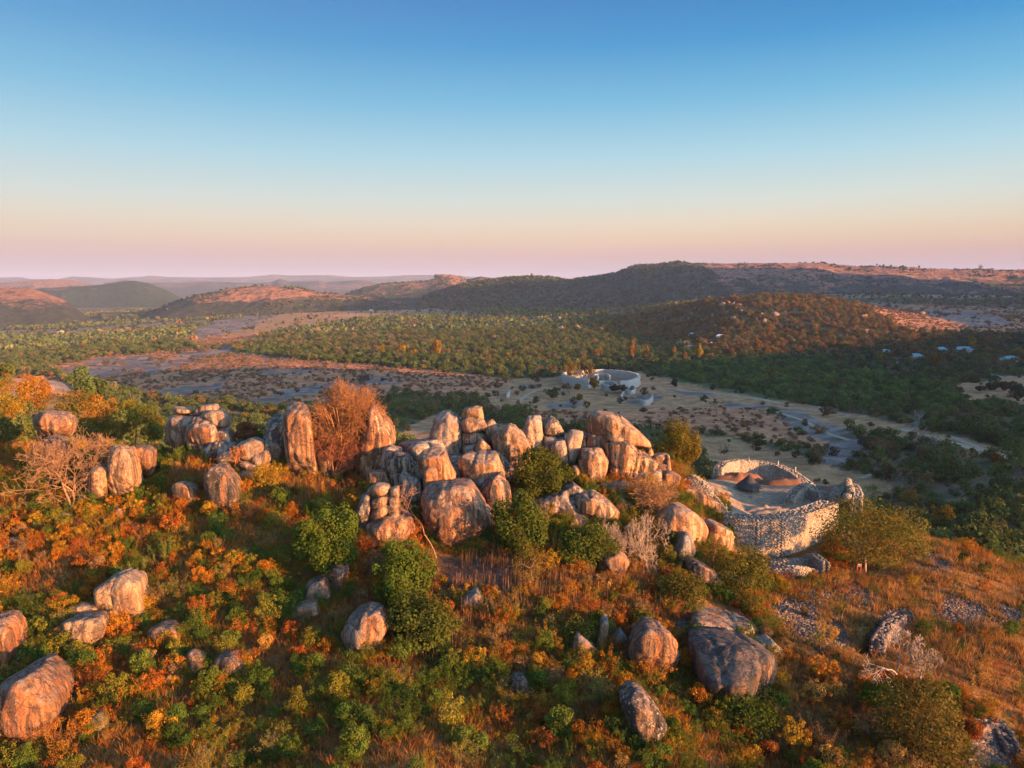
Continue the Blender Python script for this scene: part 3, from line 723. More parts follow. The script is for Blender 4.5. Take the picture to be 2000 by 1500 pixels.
# pillars
Bd('B', "1200,345 1400,288 1650,300 1705,500 1650,660 1420,760 1300,760 1225,570", 104, 6, "broad wall of rock behind the dense bare tree", rust=.8, dark=.6, sub=4, group=PI_)
Bd('B', "826,525 880,390 950,333 1012,322 1045,400 1052,600 1045,770 960,760 895,740 835,620", 102, 6, "grey hump left of the tall lit pillar", p=10, col=(.95,.95,.95), rust=.15, dark=.55, sub=5, flute=.03, group=PI_)
Bd('B', "1008,275 1032,233 1110,243 1178,253 1207,350 1218,500 1262,740 1272,815 1190,812 1050,765 1042,600 1018,400", 97, 6, "tall orange streaked pillar left of the dense bare tree", fx=.04, fs=.8, p=22, col=(1.2,.95,.68), rust=.5, dark=.3, sub=5, flute=.02, rough=.018, group=PI_, front=[(1040,390,2.6),(1190,370,2.6)])
Bd('B', "1225,600 1290,560 1380,600 1405,660 1392,790 1300,815 1250,720", 98, 5, "narrow pillar at the foot of the dense bare tree", fs=.7, rust=.9, dark=.4, flute=.03, group=PI_)
Bd('B', "1425,650 1520,610 1620,640 1630,820 1540,840 1430,790", 101.5, 5, "dark recessed pillar under the dense bare tree", col=(.75,.7,.68), rust=.4, dark=.9, flute=.03, group=PI_)
Bd('B', "1640,430 1672,290 1720,258 1800,338 1862,440 1877,520 1852,565 1745,600 1720,760 1650,830 1605,760 1610,600", 98, 7, "orange domed pillar right of the dense bare tree", fx=-.02, p=9, col=(1.1,.92,.7), rust=.8, dark=.3, sub=5, group=PI_, front=[(1760,540,3.4),(1720,380,3.2)])
# centre, back row
Bd('C', "395,432 600,398 722,393 765,450 700,475 500,475 410,465", 101, 4, "flat grey slab behind the round grey boulder", p=9, col=grey, rust=.05, dark=.3, group=CE)
Bd('C', "452,482 540,423 622,423 648,490 580,545 480,535", 98, 4, "round grey boulder with a black joint left of the tall grey egg", p=7, col=grey, rust=.0, dark=.2, spots=.4, group=CE)
Bd('C', "615,432 700,448 778,500 770,545 650,545", 98.5, 4, "low blue grey boulder at the foot of the tall grey egg", p=8, col=grey, rust=.0, dark=.2, group=CE)
Bd('C', "640,385 690,220 745,180 800,177 850,212 882,300 893,420 898,560 830,570 740,540 680,450", 102.5, 6, "tall grey egg shaped boulder standing on the back row", p=8, col=(.95,.97,1.0), rust=.22, dark=.15, sub=5, group=CE)
Bd('C', "885,325 960,342 1058,328 1068,410 1010,450 900,455", 102, 5, "streaked block under the balanced flat boulder", rust=.5, dark=.4, sink=.8, group=CE)
Bd('C', "866,265 930,212 1052,238 1088,292 1062,322 960,352 890,335", 101.7, 5, "flat boulder balanced below the top block of the pinnacle", p=10, sink=0, col=warm, rust=.3, dark=.3, group=CE)
Bd('C', "878,205 905,155 970,138 1057,150 1058,245 1010,222 900,230", 102, 4.4, "top block of the pinnacle of three stacked boulders", p=16, sink=0, fx=.1, col=tanr, rust=.3, group=CE)
Bd('C', "1058,335 1075,253 1130,248 1192,330 1135,400 1122,500 1080,400", 103, 4, "leaning block between the pinnacle and the lit cone", p=14, col=warm, rust=.35, group=CE)
Bd('C', "1050,335 1078,330 1082,400 1058,420", 102.5, 1.5, "small grey stones wedged right of the pinnacle", sub=3, col=grey, group=CE)
Bd('C', "898,452 990,440 990,515 903,512", 99.5, 3, "dark grey stone under the small pointed boulder", sub=3, col=grey, rust=.0, dark=.4, group=CE)
Bd('C', "982,505 1000,430 1030,393 1077,430 1117,470 1102,513 1040,518", 98, 3.2, "small pointed boulder lit on one side in front of the pinnacle", fx=.12, p=18, col=tanr, rust=.3, group=CE)
Bd('C', "1122,375 1180,345 1240,288 1292,288 1352,338 1428,495 1350,560 1335,630 1250,650 1185,595 1135,470", 98.5, 7, "large lit cone boulder with diagonal ribs", fx=.12, fs=.55, p=14, col=tanr, rust=.4, dark=.3, sub=5, group=CE, front=[(1250,320,2.6),(1330,560,3.0)])
# centre, front rows
Bd('C', "222,605 265,468 330,443 410,480 350,640 230,645", 95, 4, "lichen topped corner block at the left end of the central ridge", col=grey, rust=.2, dark=.3, group=CE)
Bd('C', "285,505 400,478 485,560 548,645 500,745 360,790 298,650", 93, 6, "big dark boulder with a pale scar on the central ridge", fx=.05, p=14, col=(.7,.7,.74), rust=.15, dark=.75, spots=.3, group=CE)
Bd('C', "150,640 290,634 345,785 135,810", 92.5, 4, "plain brown block below the lichen topped corner block", col=brn, rust=.4, dark=.3, group=CE)
Bd('C', "515,610 560,585 600,640 585,730 520,690", 91.5, 4, "shaded boulder behind the orange rounded boulder", col=grey, rust=.1, dark=.5, group=CE)
Bd('C', "545,568 610,508 660,493 742,513 782,560 838,655 832,730 740,738 690,755 640,705 580,605", 90, 5.5, "orange rounded boulder above the great streaked boulder", fx=.05, p=12, col=tanr, rust=.6, dark=.15, sub=5, group=CE)
Bd('C', "582,650 600,607 640,594 695,625 708,745 595,775", 87.8, 3, "pale orange lobe at the left foot of the orange rounded boulder", p=12, col=tanr, rust=.5, dark=.1, group=CE)
Bd('C', "862,545 890,518 1010,508 1152,508 1192,580 1230,662 1120,720 1030,765 965,735 915,650", 91.5, 6, "lit wedge boulder with a spiral mark beside the stone ramp", fs=.74, p=18, col=tanr, rust=.45, dark=.15, sub=5, group=CE)
Bd('C', "968,735 1030,700 1130,690 1100,740 1040,800 1010,800", 89.5, 3, "grey foot of rock under the lit wedge boulder", col=grey, rust=.15, dark=.3, group=CE)
Bd('C', "1012,805 1085,715 1200,668 1255,760 1280,900 1218,1010 1130,1000 1058,890", 87.5, 6, "dark banded boulder with rust patches right of the great streaked boulder", p=12, fx=.05, col=(.72,.68,.66), rust=.75, dark=.75, sub=5, group=CE)
Bd('C', "575,800 700,738 962,733 1045,870 1115,960 1135,1040 1103,1112 1000,1195 930,1242 830,1264 740,1245 690,1215 640,1010 590,890", 83.5, 9, "great rust streaked boulder in the middle of the ridge", fx=.0, fs=.7, p=13, col=(1.0,.80,.60), rust=1.0, dark=.25, sub=5, rough=.022, sink=0, group=CE, front=[(790,1150,4.6),(830,1235,3.6),(720,760,1.2),(1030,1040,4.2),(760,1000,4.4)])
Bd('C', "690,1235 800,1262 960,1240 1045,1160 1048,1262 930,1275 800,1300 720,1310", 83.5, 6, "low ledge under the great streaked boulder", col=(.7,.66,.62), rust=.6, dark=.5, p=10, group=CE)
Bd('C', "95,1240 150,1060 260,1005 480,1005 545,1150 480,1200 300,1215 170,1265", 81.5, 6, "rust streaked rock below the stack of cracked blocks", fs=.7, p=14, col=(1.0,.8,.6), rust=1.0, dark=.3, sub=5, group=CE)
Bd('C', "62,955 110,828 172,818 165,985 115,1090 72,1010", 82.5, 4, "grey flank rock left of the stack of cracked blocks", col=grey, rust=.3, dark=.4, group=CE)
# the stack of cracked blocks: every block is a boulder of its own
for s, l in [("155,800 200,752 322,768 312,835 200,838", "grass tufted top block of the cracked stack"), ("322,790 380,778 392,835 332,845", "small right top block of the cracked stack"),
             ("168,890 240,842 312,845 312,902 180,935", "second block from the top of the cracked stack"), ("315,850 385,838 392,895 318,900", "squarish middle block of the cracked stack"),
             ("312,900 390,898 392,965 325,968", "lower right block of the cracked stack"), ("155,1005 200,948 312,902 325,965 205,1022", "long pale bottom block of the cracked stack"), ("328,975 392,970 388,1020 335,1022", "lowest right block of the cracked stack")]:
    Bd('C', s, 81.5, 3, l, p=18, sub=3, fs=.75, sink=.3, col=warm, rust=.3, dark=.15, spots=.4, group="cracked blocks stacked left of the great boulder", cat="rock block", name="rock_block")
for s_, y_, l_ in [("560,700 700,640 780,700 760,800 600,820", 93.5, "shaded rock filling the gap behind the pale orange lobe"), ("770,560 870,560 960,730 850,745 780,650", 94.5, "grey stony ramp between the orange boulder and the lit wedge"), ("690,520 900,520 890,620 700,620", 99.0, "grey rock behind the stony ramp"), ("1140,480 1300,600 1290,760 1180,700", 95.5, "shaded rock between the lit cone and the dark banded boulder"),
                  ("400,640 560,700 590,900 420,900", 90.0, "brown rock in the gap above the cracked stack"), ("870,420 1130,420 1150,520 880,530", 101.5, "grey rock shelf under the pinnacle")]:
    Bd('C', s_, y_, 4, l_, col=(.8, .8, .82), rust=.2, dark=.5, group=CE)
for s_, y_, l_ in [("320,450 520,440 600,600 480,640 330,600", 103.0, "shaded rock behind the round evergreen"), ("540,400 660,360 660,600 560,640", 104.0, "dark rock in the cleft left of the outcrop"), ("1040,640 1250,640 1260,760 1050,770", 100.0, "low brown rock at the foot of the massive body"), ("760,740 1000,740 1010,830 780,830", 96.0, "low grey ledge in front of the massive body")]:
    Bd('D', s_, y_, 4, l_, col=(.8, .78, .78), rust=.3, dark=.5, group=RI)
# right group
Bd('D', "158,335 208,213 302,213 320,300 335,400 328,500 232,505 198,440", 104, 5, "pale spotted upright boulder left of the round topped pair", fx=.06, p=13, col=(1.15,1.1,1.05), rust=.15, dark=.2, spots=.8, group=RI)
Bd('D', "318,292 378,220 432,248 492,370 430,365 385,372 333,352", 104, 5, "two toned boulder with a dark brown face resting on rubble", p=10, sink=0, col=(.95,.9,.85), rust=.1, dark=.6, spots=.6, group=RI)
Bd('D', "325,365 420,368 435,412 395,475 325,495", 103.5, 4, "low grey rock beneath the two toned boulder", p=8, col=grey, rust=.0, dark=.2, group=RI)
Bd('D', "385,375 485,375 492,405 430,410", 104, 3, "flat stone wedged below the two toned boulder", sub=3, p=9, col=grey, group=RI)
Bd('D', "385,485 430,402 502,400 518,565 438,548", 101, 4, "spotted boulder rising behind the round evergreen", fx=.08, p=11, col=(1.1,1.05,1.0), rust=.1, spots=.8, group=RI)
Bd('D', "498,405 550,322 633,330 632,390 565,585 512,565", 102, 3.4, "leaning pale slab beside the capped outcrop", p=16, fx=.05, col=(1.05,1.0,.95), rust=.1, dark=.1, group=RI)
Bd('D', "600,580 640,342 800,345 965,385 970,450 830,470 815,520 650,540", 104.5, 6, "upper block of the capped outcrop under the great cap slab", p=16, fs=.75, col=(1,.95,.9), rust=.35, dark=.3, group=RI)
Bd('D', "663,345 702,207 745,178 920,213 1022,290 1142,398 1158,440 1132,477 1070,462 960,372 830,347", 104, 7, "great sloping cap slab on top of the outcrop", fx=.02, p=14, sink=0, col=tanr, rust=.3, dark=.3, spots=.3, sub=5, group=RI, front=[(720,330,3.0),(840,300,3.2)])
Bd('D', "800,420 960,395 1080,478 1218,598 1215,630 1145,698 1062,700 1050,760 815,770 800,600", 101.5, 7, "massive streaked body of the capped outcrop", fs=.76, p=18, col=tanr, rust=.6, dark=.6, sub=5, flute=.02, group=RI, front=[(860,430,2.4),(1090,520,2.8)])
Bd('D', "820,370 930,375 968,410 955,442 860,425", 101, 3, "rounded ledge stone under the cap slab", p=8, sub=3, sink=0, col=tanr, rust=.2, group=RI)
Bd('D', "605,590 640,478 740,468 815,480 832,530 822,650 792,745 700,770 615,755", 99, 5, "upright rounded boulder at the left foot of the outcrop", fx=.08, fs=.7, p=16, col=tanr, rust=.35, dark=.25, spots=.5, sub=5, group=RI)
Bd('D', "548,605 590,598 612,640 602,705 550,700", 98, 2.4, "small rounded stone between the evergreen and the outcrop", sub=3, p=8, col=tanr, group=RI)
for s, l, Y in [("1130,485 1178,473 1190,510 1140,520", "small egg stone under the tip of the cap slab", 104), ("1175,525 1290,508 1312,560 1300,600 1195,590", "dark topped masonry block right of the outcrop", 103.5),
                ("1190,580 1310,590 1325,645 1270,665 1200,668", "lower masonry block right of the outcrop", 103), ("1285,515 1310,515 1325,640 1290,640", "upright end stone at the right of the outcrop", 103)]:
    Bd('D', s, Y, 2.8, l, sub=3, p=14, col=tanr, rust=.3, dark=.3, group=RI)
Bd('D', "1235,690 1310,648 1388,688 1365,740 1260,735", 101, 3.4, "half brown half grey boulder left of the ruined gable wall", p=8, col=brn, rust=.3, dark=.4, group=RI)
Bd('D', "225,890 330,865 495,800 565,865 705,1030 600,1000 385,1175 345,1145 320,1010", 88.5, 6, "large shaded boulder right of the lower evergreen", fx=-.08, p=14, col=(.75,.76,.8), rust=.15, dark=.6, sub=5, group=RI)
Bd('D', "485,775 560,753 665,820 575,880 505,840", 90, 4, "dark grey boulder on the crest behind the large shaded boulder", p=9, col=grey, dark=.6, rust=.1, group=RI)
Bd('D', "560,872 640,825 740,812 842,880 910,960 895,1025 785,1070 705,1045 620,955", 87.5, 5, "lit peaked boulder with a dark crest in front of the outcrop", fs=.68, fy=.06, p=12, col=(1.15,1,.8), rust=.4, dark=.35, sub=5, group=RI)
Bd('D', "375,1175 480,1078 600,962 705,1062 695,1095 570,1150 480,1190 465,1310 400,1265", 86.3, 4, "pale lower boulder below the lit peaked boulder", p=14, col=(1.15,1,.8), rust=.3, dark=.3, group=RI)
Bd('D', "1200,1040 1270,960 1350,928 1450,948 1565,1030 1603,1110 1565,1185 1500,1225 1380,1170 1260,1110", 88.5, 7, "smooth round tan boulder behind the tangle of dead trees", p=7, col=tanr, rust=.35, dark=.15, sub=5, group=RI)
Bd('D', "1565,1060 1650,1048 1785,1108 1823,1160 1795,1245 1650,1270 1555,1210", 91, 5, "brown wedge boulder against the foot of the enclosure wall", p=10, col=tanr, rust=.6, dark=.3, group=RI)
Bd('D', "1335,1315 1380,1188 1420,1130 1462,1138 1503,1270 1482,1325 1390,1350", 83.5, 3.4, "grey cone shaped boulder below the smooth round boulder", p=12, col=grey, rust=.1, dark=.35, sub=4, group=RI)
Bd('D', "1260,1415 1420,1348 1505,1343 1445,1395 1300,1448", 82.5, 3, "flat grey slab beneath the cone shaped boulder", p=10, col=grey, rust=.1, dark=.3, name="rock_slab", cat="rock slab", group=RI)
Bd('J', "140,165 190,170 330,235 385,275 350,330 250,300 170,245", 79.5, 4, "dark sloping slab with an orange flank below the cone boulder", p=11, col=drk, rust=.8, dark=.7, name="rock_slab", cat="rock slab", group=RI)
Bd('D', "1370,772 1500,778 1640,868 1705,903 1695,945 1560,895 1415,842", 103, 4, "long low slab running down towards the walled yard", p=10, col=brn, rust=.5, dark=.6, name="rock_slab", cat="rock slab", group=RI)
Bd('D', "870,860 960,850 1030,930 1000,980 900,960", 93, 3, "shaded grey rock behind the lit peaked boulder", p=9, col=grey, dark=.5, group=RI)
# loose boulders of the slope
Bd('G', "585,310 680,248 780,238 882,298 892,380 917,480 880,518 760,530 640,512 600,420", None, 5, "largest pale boulder on the lower left slope", fy=.05, p=11, sub=5, col=(1.2,1.05,.82), rust=.25, dark=.15, group=SL)
Bd('G', "418,505 500,448 632,470 628,522 540,548 428,545", None, 3, "tongue shaped pale slab left of the largest pale boulder", p=8, col=(1.2,1.05,.82), rust=.2, dark=.1, sink=.2, group=SL)
Bd('G', "390,565 460,545 620,540 664,600 652,650 560,695 510,715 398,695", None, 4, "streaked pale boulder under the tongue shaped slab", p=13, col=(1.2,1.02,.75), rust=.35, dark=.4, group=SL)
Bd('G', "955,625 1010,588 1100,593 1163,650 1142,692 1060,685 980,655", None, 3, "low tan boulder right of the pale group on the lower left", p=8, col=tanr, rust=.3, group=SL)
Bd('G', "1193,800 1230,753 1290,770 1322,840 1302,897 1250,888", None, 2.4, "tilted brown boulder leaning beside a dark flat one", p=9, col=brn, rust=.3, dark=.4, group=SL)
Bd('G', "1365,845 1420,788 1500,788 1568,850 1552,935 1470,910 1400,875", None, 3, "dark flat boulder with a broken right end", p=11, col=brn, rust=.3, dark=.5, spots=.3, group=SL)
Bd('G', "1465,925 1552,942 1542,985 1470,995", None, 1.6, "small brown stone below the dark flat boulder", sub=3, col=brn, dark=.4, group=SL)
Bd('G', "1137,850 1190,818 1222,860 1180,888", None, 1.6, "small dark stone left of the tilted brown boulder", sub=3, p=8, col=drk, dark=.5, group=SL)
Bd('G', "-110,1080 0,990 70,945 140,930 235,1010 300,1110 285,1190 245,1260 160,1320 0,1335 -110,1280", None, 8, "huge orange boulder cut off by the lower left edge", fy=.03, p=10, sub=5, col=(.72,.48,.30), rust=.8, dark=.3, group=SL)
Bd('G', "-70,560 0,575 45,640 70,760 30,835 -70,835", None, 5, "orange boulder at the left edge above the huge one", p=10, col=(1.1,.75,.5), rust=.8, dark=.1, group=SL)
Bd('G', "562,1210 620,1172 672,1218 683,1283 600,1275", None, 2, "plain tan stone right of the huge orange boulder", sub=3, p=8, col=tanr, rust=.2, group=SL)
Bd('G', "-10,10 90,12 145,32 70,48 0,45", None, 1.6, "dark flat stone at the left edge below the crest", sub=3, p=8, col=brn, dark=.4, group=SL)
Bd('G', "808,752 850,733 892,755 820,775", None, 1.2, "small grey stone between the pale boulders and the brown pair", sub=3, p=8, col=grey, rust=0, group=SL)
Bd('G', "845,960 880,935 905,960 870,980", None, 1.2, "tiny pale stone in the rust coloured bush on the lower left", sub=3, p=8, col=warm, rust=0, group=SL)
Bd('H', "466,375 510,298 600,278 645,340 645,412 600,435 488,425", None, 3.4, "spotted boulder with an orange right side under the round evergreen", fx=.1, p=11, col=(.8,.78,.78), rust=.5, dark=.5, spots=.7, group=SL)
Bd('H', "605,260 680,188 765,198 735,345 640,365", None, 3, "dark boulder right behind the spotted boulder", col=drk, dark=.5, p=9, group=SL)
Bd('H', "355,525 430,458 540,448 575,505 460,545", None, 3, "low tan slab below the spotted boulder", p=8, col=tanr, rust=.3, dark=.3, sink=.2, name="rock_slab", cat="rock slab", group=SL)
Bd('H', "720,625 770,528 860,488 980,488 1015,565 965,690 900,760 820,772 765,715", None, 5, "blue grey dome boulder with an orange rib in the lower middle", fx=.08, p=11, sub=5, col=(.75,.76,.82), rust=.6, dark=.4, group=SL)
Bd('H', "1495,425 1560,368 1605,358 1645,400 1605,475 1520,458", None, 2.6, "pale rounded stone below the great streaked boulder", p=8, col=grey, rust=.1, dark=.1, group=SL)
Bd('I', "325,930 420,923 452,980 453,1045 400,1055 338,1015", None, 2.4, "small black stone with a lit right edge", fx=.0, p=14, sub=3, col=drk, rust=.1, dark=.9, group=SL)
Bd('I', "1045,1095 1110,1043 1180,1058 1293,1150 1338,1230 1303,1322 1230,1350 1158,1315 1140,1200", None, 4.6, "tilted black boulder with white lichen near the bottom", fx=.08, p=12, sub=5, col=(.8,.7,.6), rust=.3, dark=.8, spots=.9, group=SL)
Bd('I', "1095,765 1130,655 1200,598 1310,598 1395,700 1408,795 1310,850 1190,900 1105,860", None, 5, "grass capped brown dome left of the black streaked rock face", p=9, sub=5, col=brn, rust=.7, dark=.45, flute=.03, group=SL)
Bd('I', "712,755 750,645 800,688 885,728 865,795 760,795", None, 3, "left foot of the arched tan rock", p=9, col=tanr, rust=.2, dark=.2, group=SL)
Bd('I', "875,725 910,615 930,538 962,543 952,650 922,745", None, 2.4, "right arm of the arched tan rock", p=9, col=warm, rust=.3, dark=.2, group=SL)
Bd('I', "985,662 1050,618 1093,680 1062,742 1000,735", None, 2.4, "grey slab beside the arched tan rock", p=9, col=grey, rust=.0, dark=.2, group=SL)
Bd('I', "885,490 932,498 928,532 893,530", None, 1.2, "small blue grey stone above the arched tan rock", sub=3, p=8, col=grey, rust=0, group=SL)
Bd('I', "890,165 970,175 1060,105 1095,160 1045,255 960,268", None, 4, "rust brown rock under the tangle of dead trees", p=10, col=brn, rust=.6, dark=.5, group=SL)
Bd('J', "160,690 300,684 460,692 592,708 692,790 735,860 645,935 560,985 420,1018 275,1030 235,960 215,850", None, 6, "wide black streaked rock face on the lower right", fs=.8, p=14, sub=5, col=(.36,.33,.33), rust=.2, dark=1.0, flute=.03, tilt=2.0, group=SL)
Bd('J', "155,545 260,556 400,630 600,598 613,650 580,705 400,695 260,695 165,650", 71.5, 6, "lichen covered ledge above the black streaked rock face", p=10, col=(.95,.95,.92), rust=.5, dark=.4, spots=.8, tilt=-1.5, name="rock_slab", cat="rock slab", group=SL)
Bd('J', "585,690 690,678 765,735 722,795 640,755", None, 3, "pale lichened stone at the right end of the black rock face", p=9, col=grey, rust=.1, dark=.2, spots=.5, group=SL)
# ------------------------------------------------------------------ stone ruins
def boxes_np(cs, sx, sy, sz, yaw, jit, seed):
    """many rough stones in one mesh: centres, half sizes, yaw"""
    g = np.random.default_rng(seed); n = len(cs)
    b = np.array([[-1,-1,-1],[1,-1,-1],[1,1,-1],[-1,1,-1],[-1,-1,1],[1,-1,1],[1,1,1],[-1,1,1]], float)
    v = b[None] * np.stack([sx, sy, sz], 1)[:, None] * (1 + g.uniform(-jit, jit, (n, 8, 3)))
    c, s = np.cos(yaw)[:, None], np.sin(yaw)[:, None]
    v = np.stack([v[..., 0] * c - v[..., 1] * s, v[..., 0] * s + v[..., 1] * c, v[..., 2]], -1) + np.asarray(cs)[:, None]
    f = np.array([[4,5,6,7],[0,1,5,4],[1,2,6,5],[2,3,7,6],[3,0,4,7]])
    F = (f[None] + (np.arange(n) * 8)[:, None, None]).reshape(-1, 4)
    return v.reshape(-1, 3), F, np.repeat(g.random(n), 8)
def resample(path, step):
    P = np.array(path, float); seg = np.r_[0, np.cumsum(np.hypot(*np.diff(P[:, :2], axis=0).T))]
    n = max(2, int(seg[-1] / step) + 1); t = np.linspace(0, seg[-1], n)
    return np.stack([np.interp(t, seg, P[:, k]) for k in range(P.shape[1])], 1), seg[-1]
def stone_wall(label, path, thick, sw=.36, sh=.19, batter=.06, seed=1, group="dry stone walls of the hilltop enclosure", rubble_top=True, name="stone_wall", cat="stone wall", mat=None):
    """dry stone wall: path of (x, y, base z, top z); a core and courses of stones on both faces"""
    Q, L = resample(path, sw * .9); g = np.random.default_rng(seed)
    tang = np.gradient(Q[:, :2], axis=0); tang /= np.linalg.norm(tang, axis=1)[:, None]
    nor = np.stack([-tang[:, 1], tang[:, 0]], 1)
    org = np.array([Q[:, 0].mean(), Q[:, 1].mean(), Q[:, 2].min()])
    root = empty(name, org); tag(root, label, cat, group)
    n = len(Q); ht = Q[:, 3] - Q[:, 2]
    inn = thick / 2 - .16
    vs_ = []
    for s in (-1, 1):
        for top in (0, 1):
            off = nor * s * (inn - (batter * ht[:, None] if top else 0))
            vs_.append(np.c_[Q[:, :2] + off, Q[:, 3 if top else 2] - (.12 if top else -.02)])
    v = np.concatenate(vs_) - org
    i = np.arange(n - 1); A, B, Cc, Dd = i, i + n, i + 2 * n, i + 3 * n
    F = np.concatenate([np.stack([A, A + 1, B + 1, B], 1), np.stack([Cc + 1, Cc, Dd, Dd + 1], 1), np.stack([B, B + 1, Dd + 1, Dd], 1),
                        np.array([[0, n, 3 * n, 2 * n], [n - 1, 3 * n - 1, 4 * n - 1, 2 * n - 1]])])
    obj("core", mesh_np("core", v, F, attrs={'tint': np.full(len(v), .4)}), mat or M_STONE, root)
    cs, sx, sy, sz, yw = [], [], [], [], []
    for k in range(n):
        rows = int(max(1, ht[k] / sh)); yaw = math.atan2(tang[k, 1], tang[k, 0])
        for rr in range(rows):
            z = Q[k, 2] + (rr + .5) * ht[k] / rows
            for s in (-1, 1):
                off = s * (thick / 2 - .15 - batter * (z - Q[k, 2])) + g.uniform(-.004, .005)
                sft = (.5 if rr % 2 else 0) * sw + g.uniform(-.08, .08)
                cs.append((Q[k, 0] + nor[k, 0] * off + tang[k, 0] * sft, Q[k, 1] + nor[k, 1] * off + tang[k, 1] * sft, z))
                sx.append(sw * g.uniform(.47, .60)); sy.append(.17); sz.append(ht[k] / rows * g.uniform(.46, .53)); yw.append(yaw)
        for q in range(int(thick / .36)):
            off = (g.random() - .5) * (thick - 2 * batter * ht[k] - .1)
            cs.append((Q[k, 0] + nor[k, 0] * off, Q[k, 1] + nor[k, 1] * off, Q[k, 3] + g.uniform(-.14, .02)))
            sx.append(g.uniform(.12, .24)); sy.append(g.uniform(.10, .18)); sz.append(g.uniform(.03, .07)); yw.append(g.uniform(0, 3.1))
    V_, F_, t_ = boxes_np(np.array(cs) - org, np.array(sx), np.array(sy), np.array(sz), np.array(yw), .025, seed)
    so_ = obj("stones", mesh_np("stones", V_, F_, attrs={'tint': t_}), mat or M_STONE, root); so_['kind'] = 'stuff'
    return root
def P2(px, py, Y): return atY(px, py, Y)
def wp(lst, extra=.5):
    """(px, top py, Y, height) -> path points"""
    out = []
    for px, py, Y, h in lst:
        q = atY(px, py, Y); out.append((q[0], q[1], min(q[2] - h, T(q[0], q[1]) - extra), q[2]))
    return out
# great front wall of the western enclosure, its rear wall, the stepped end by the boulders
stone_wall("massive pale front wall of the hilltop enclosure, dappled by the spreading tree", wp([(1418,1003,103.5,5.5),(1440,1008,102.5,5.6),(1475,1011,101.5,5.6),(1515,1008,101.5,5.8),(1555,1001,103.5,5.8),(1590,990,106.5,5.6),(1618,980,110,5.2)]), 3.4, seed=21)
stone_wall("rough wall running from the slab down to the massive front wall", wp([(1352,942,112,2.6),(1372,952,110,2.8),(1392,968,108,3.0),(1405,985,106,3.4),(1417,1001,104,4.2)]), 1.5, seed=22)
stone_wall("sunlit rubble topped rear wall of the hilltop enclosure", wp([(1402,915,139,3.6),(1412,903,141,4.4),(1440,898,144,5.0),(1480,901,145,5.0),(1520,908,143,4.6),(1550,922,139,4.0),(1577,942,134,2.8)]), 2.2, seed=23)
stone_wall("low grey curved wall linking rear wall and stone tower", wp([(1580,944,133,2.4),(1600,948,131,1.8),(1625,949,128,1.8),(1642,948,126,2.4)]), 1.2, seed=24)
stone_wall("dark stepped buttress wall with a lit niche inside the enclosure", wp([(1541,975,122,1.2),(1553,958,124,2.6),(1568,946,125,3.8),(1581,944,125.5,3.9),(1590,957,124,2.8),(1605,960,122,2.4),(1609,970,120,1.6)]), 1.8, seed=25)
stone_wall("blunt stone tower wall at the right end of the enclosure", wp([(1630,966,119,2.6),(1640,950,121,3.4),(1655,943,121.5,3.6),(1668,947,120,3.8),(1676,962,117,3.6),(1674,975,114.5,3.4)]), 2.0, seed=26)
stone_wall("upper terrace wall with a low arch shadow under the massive front wall", wp([(1508,1094,94.5,1.6),(1530,1093,94,1.7),(1555,1092,94,1.8),(1576,1091,94.5,1.9)]), .9, seed=27, batter=.02)
stone_wall("lower bright terrace wall at the foot of the hilltop enclosure", wp([(1490,1112,92,1.5),(1515,1108,90.5,1.7),(1545,1106,90,1.8),(1575,1108,90.5,1.8),(1590,1113,91.5,1.2)]), .9, seed=28, batter=.02)
stone_wall("short grey side wall right of the terrace walls", wp([(1577,1083,95.5,2.2),(1590,1081,94.5,2.6),(1604,1092,92.5,2.4),(1612,1098,91.5,1.8)]), 1.2, seed=29, batter=.02)
stone_wall("ruined gable shaped wall above the long low slab", wp([(1325,938,108,1.4),(1340,932,108,1.8),(1352,927,107.5,2.2),(1362,932,107,1.8),(1375,942,106.5,1.6),(1388,957,106,1.2)]), 1.2, seed=30)
stone_wall("curved retaining wall of a dark pit on the right slope", wp([(1714,1252,69,1.2),(1722,1236,71,1.4),(1736,1218,73,1.3),(1756,1200,76,1.1)]), 1.6, seed=31, mat=M_RUBBLE)
stone_wall("collapsed grey wall at the lower right edge", wp([(1903,1418,58.5,1.4),(1925,1408,59.5,1.6),(1945,1408,60,1.6),(1962,1430,58.5,1.4),(1978,1460,56.5,1.2)]), 1.4, seed=32, mat=M_RUBBLE)

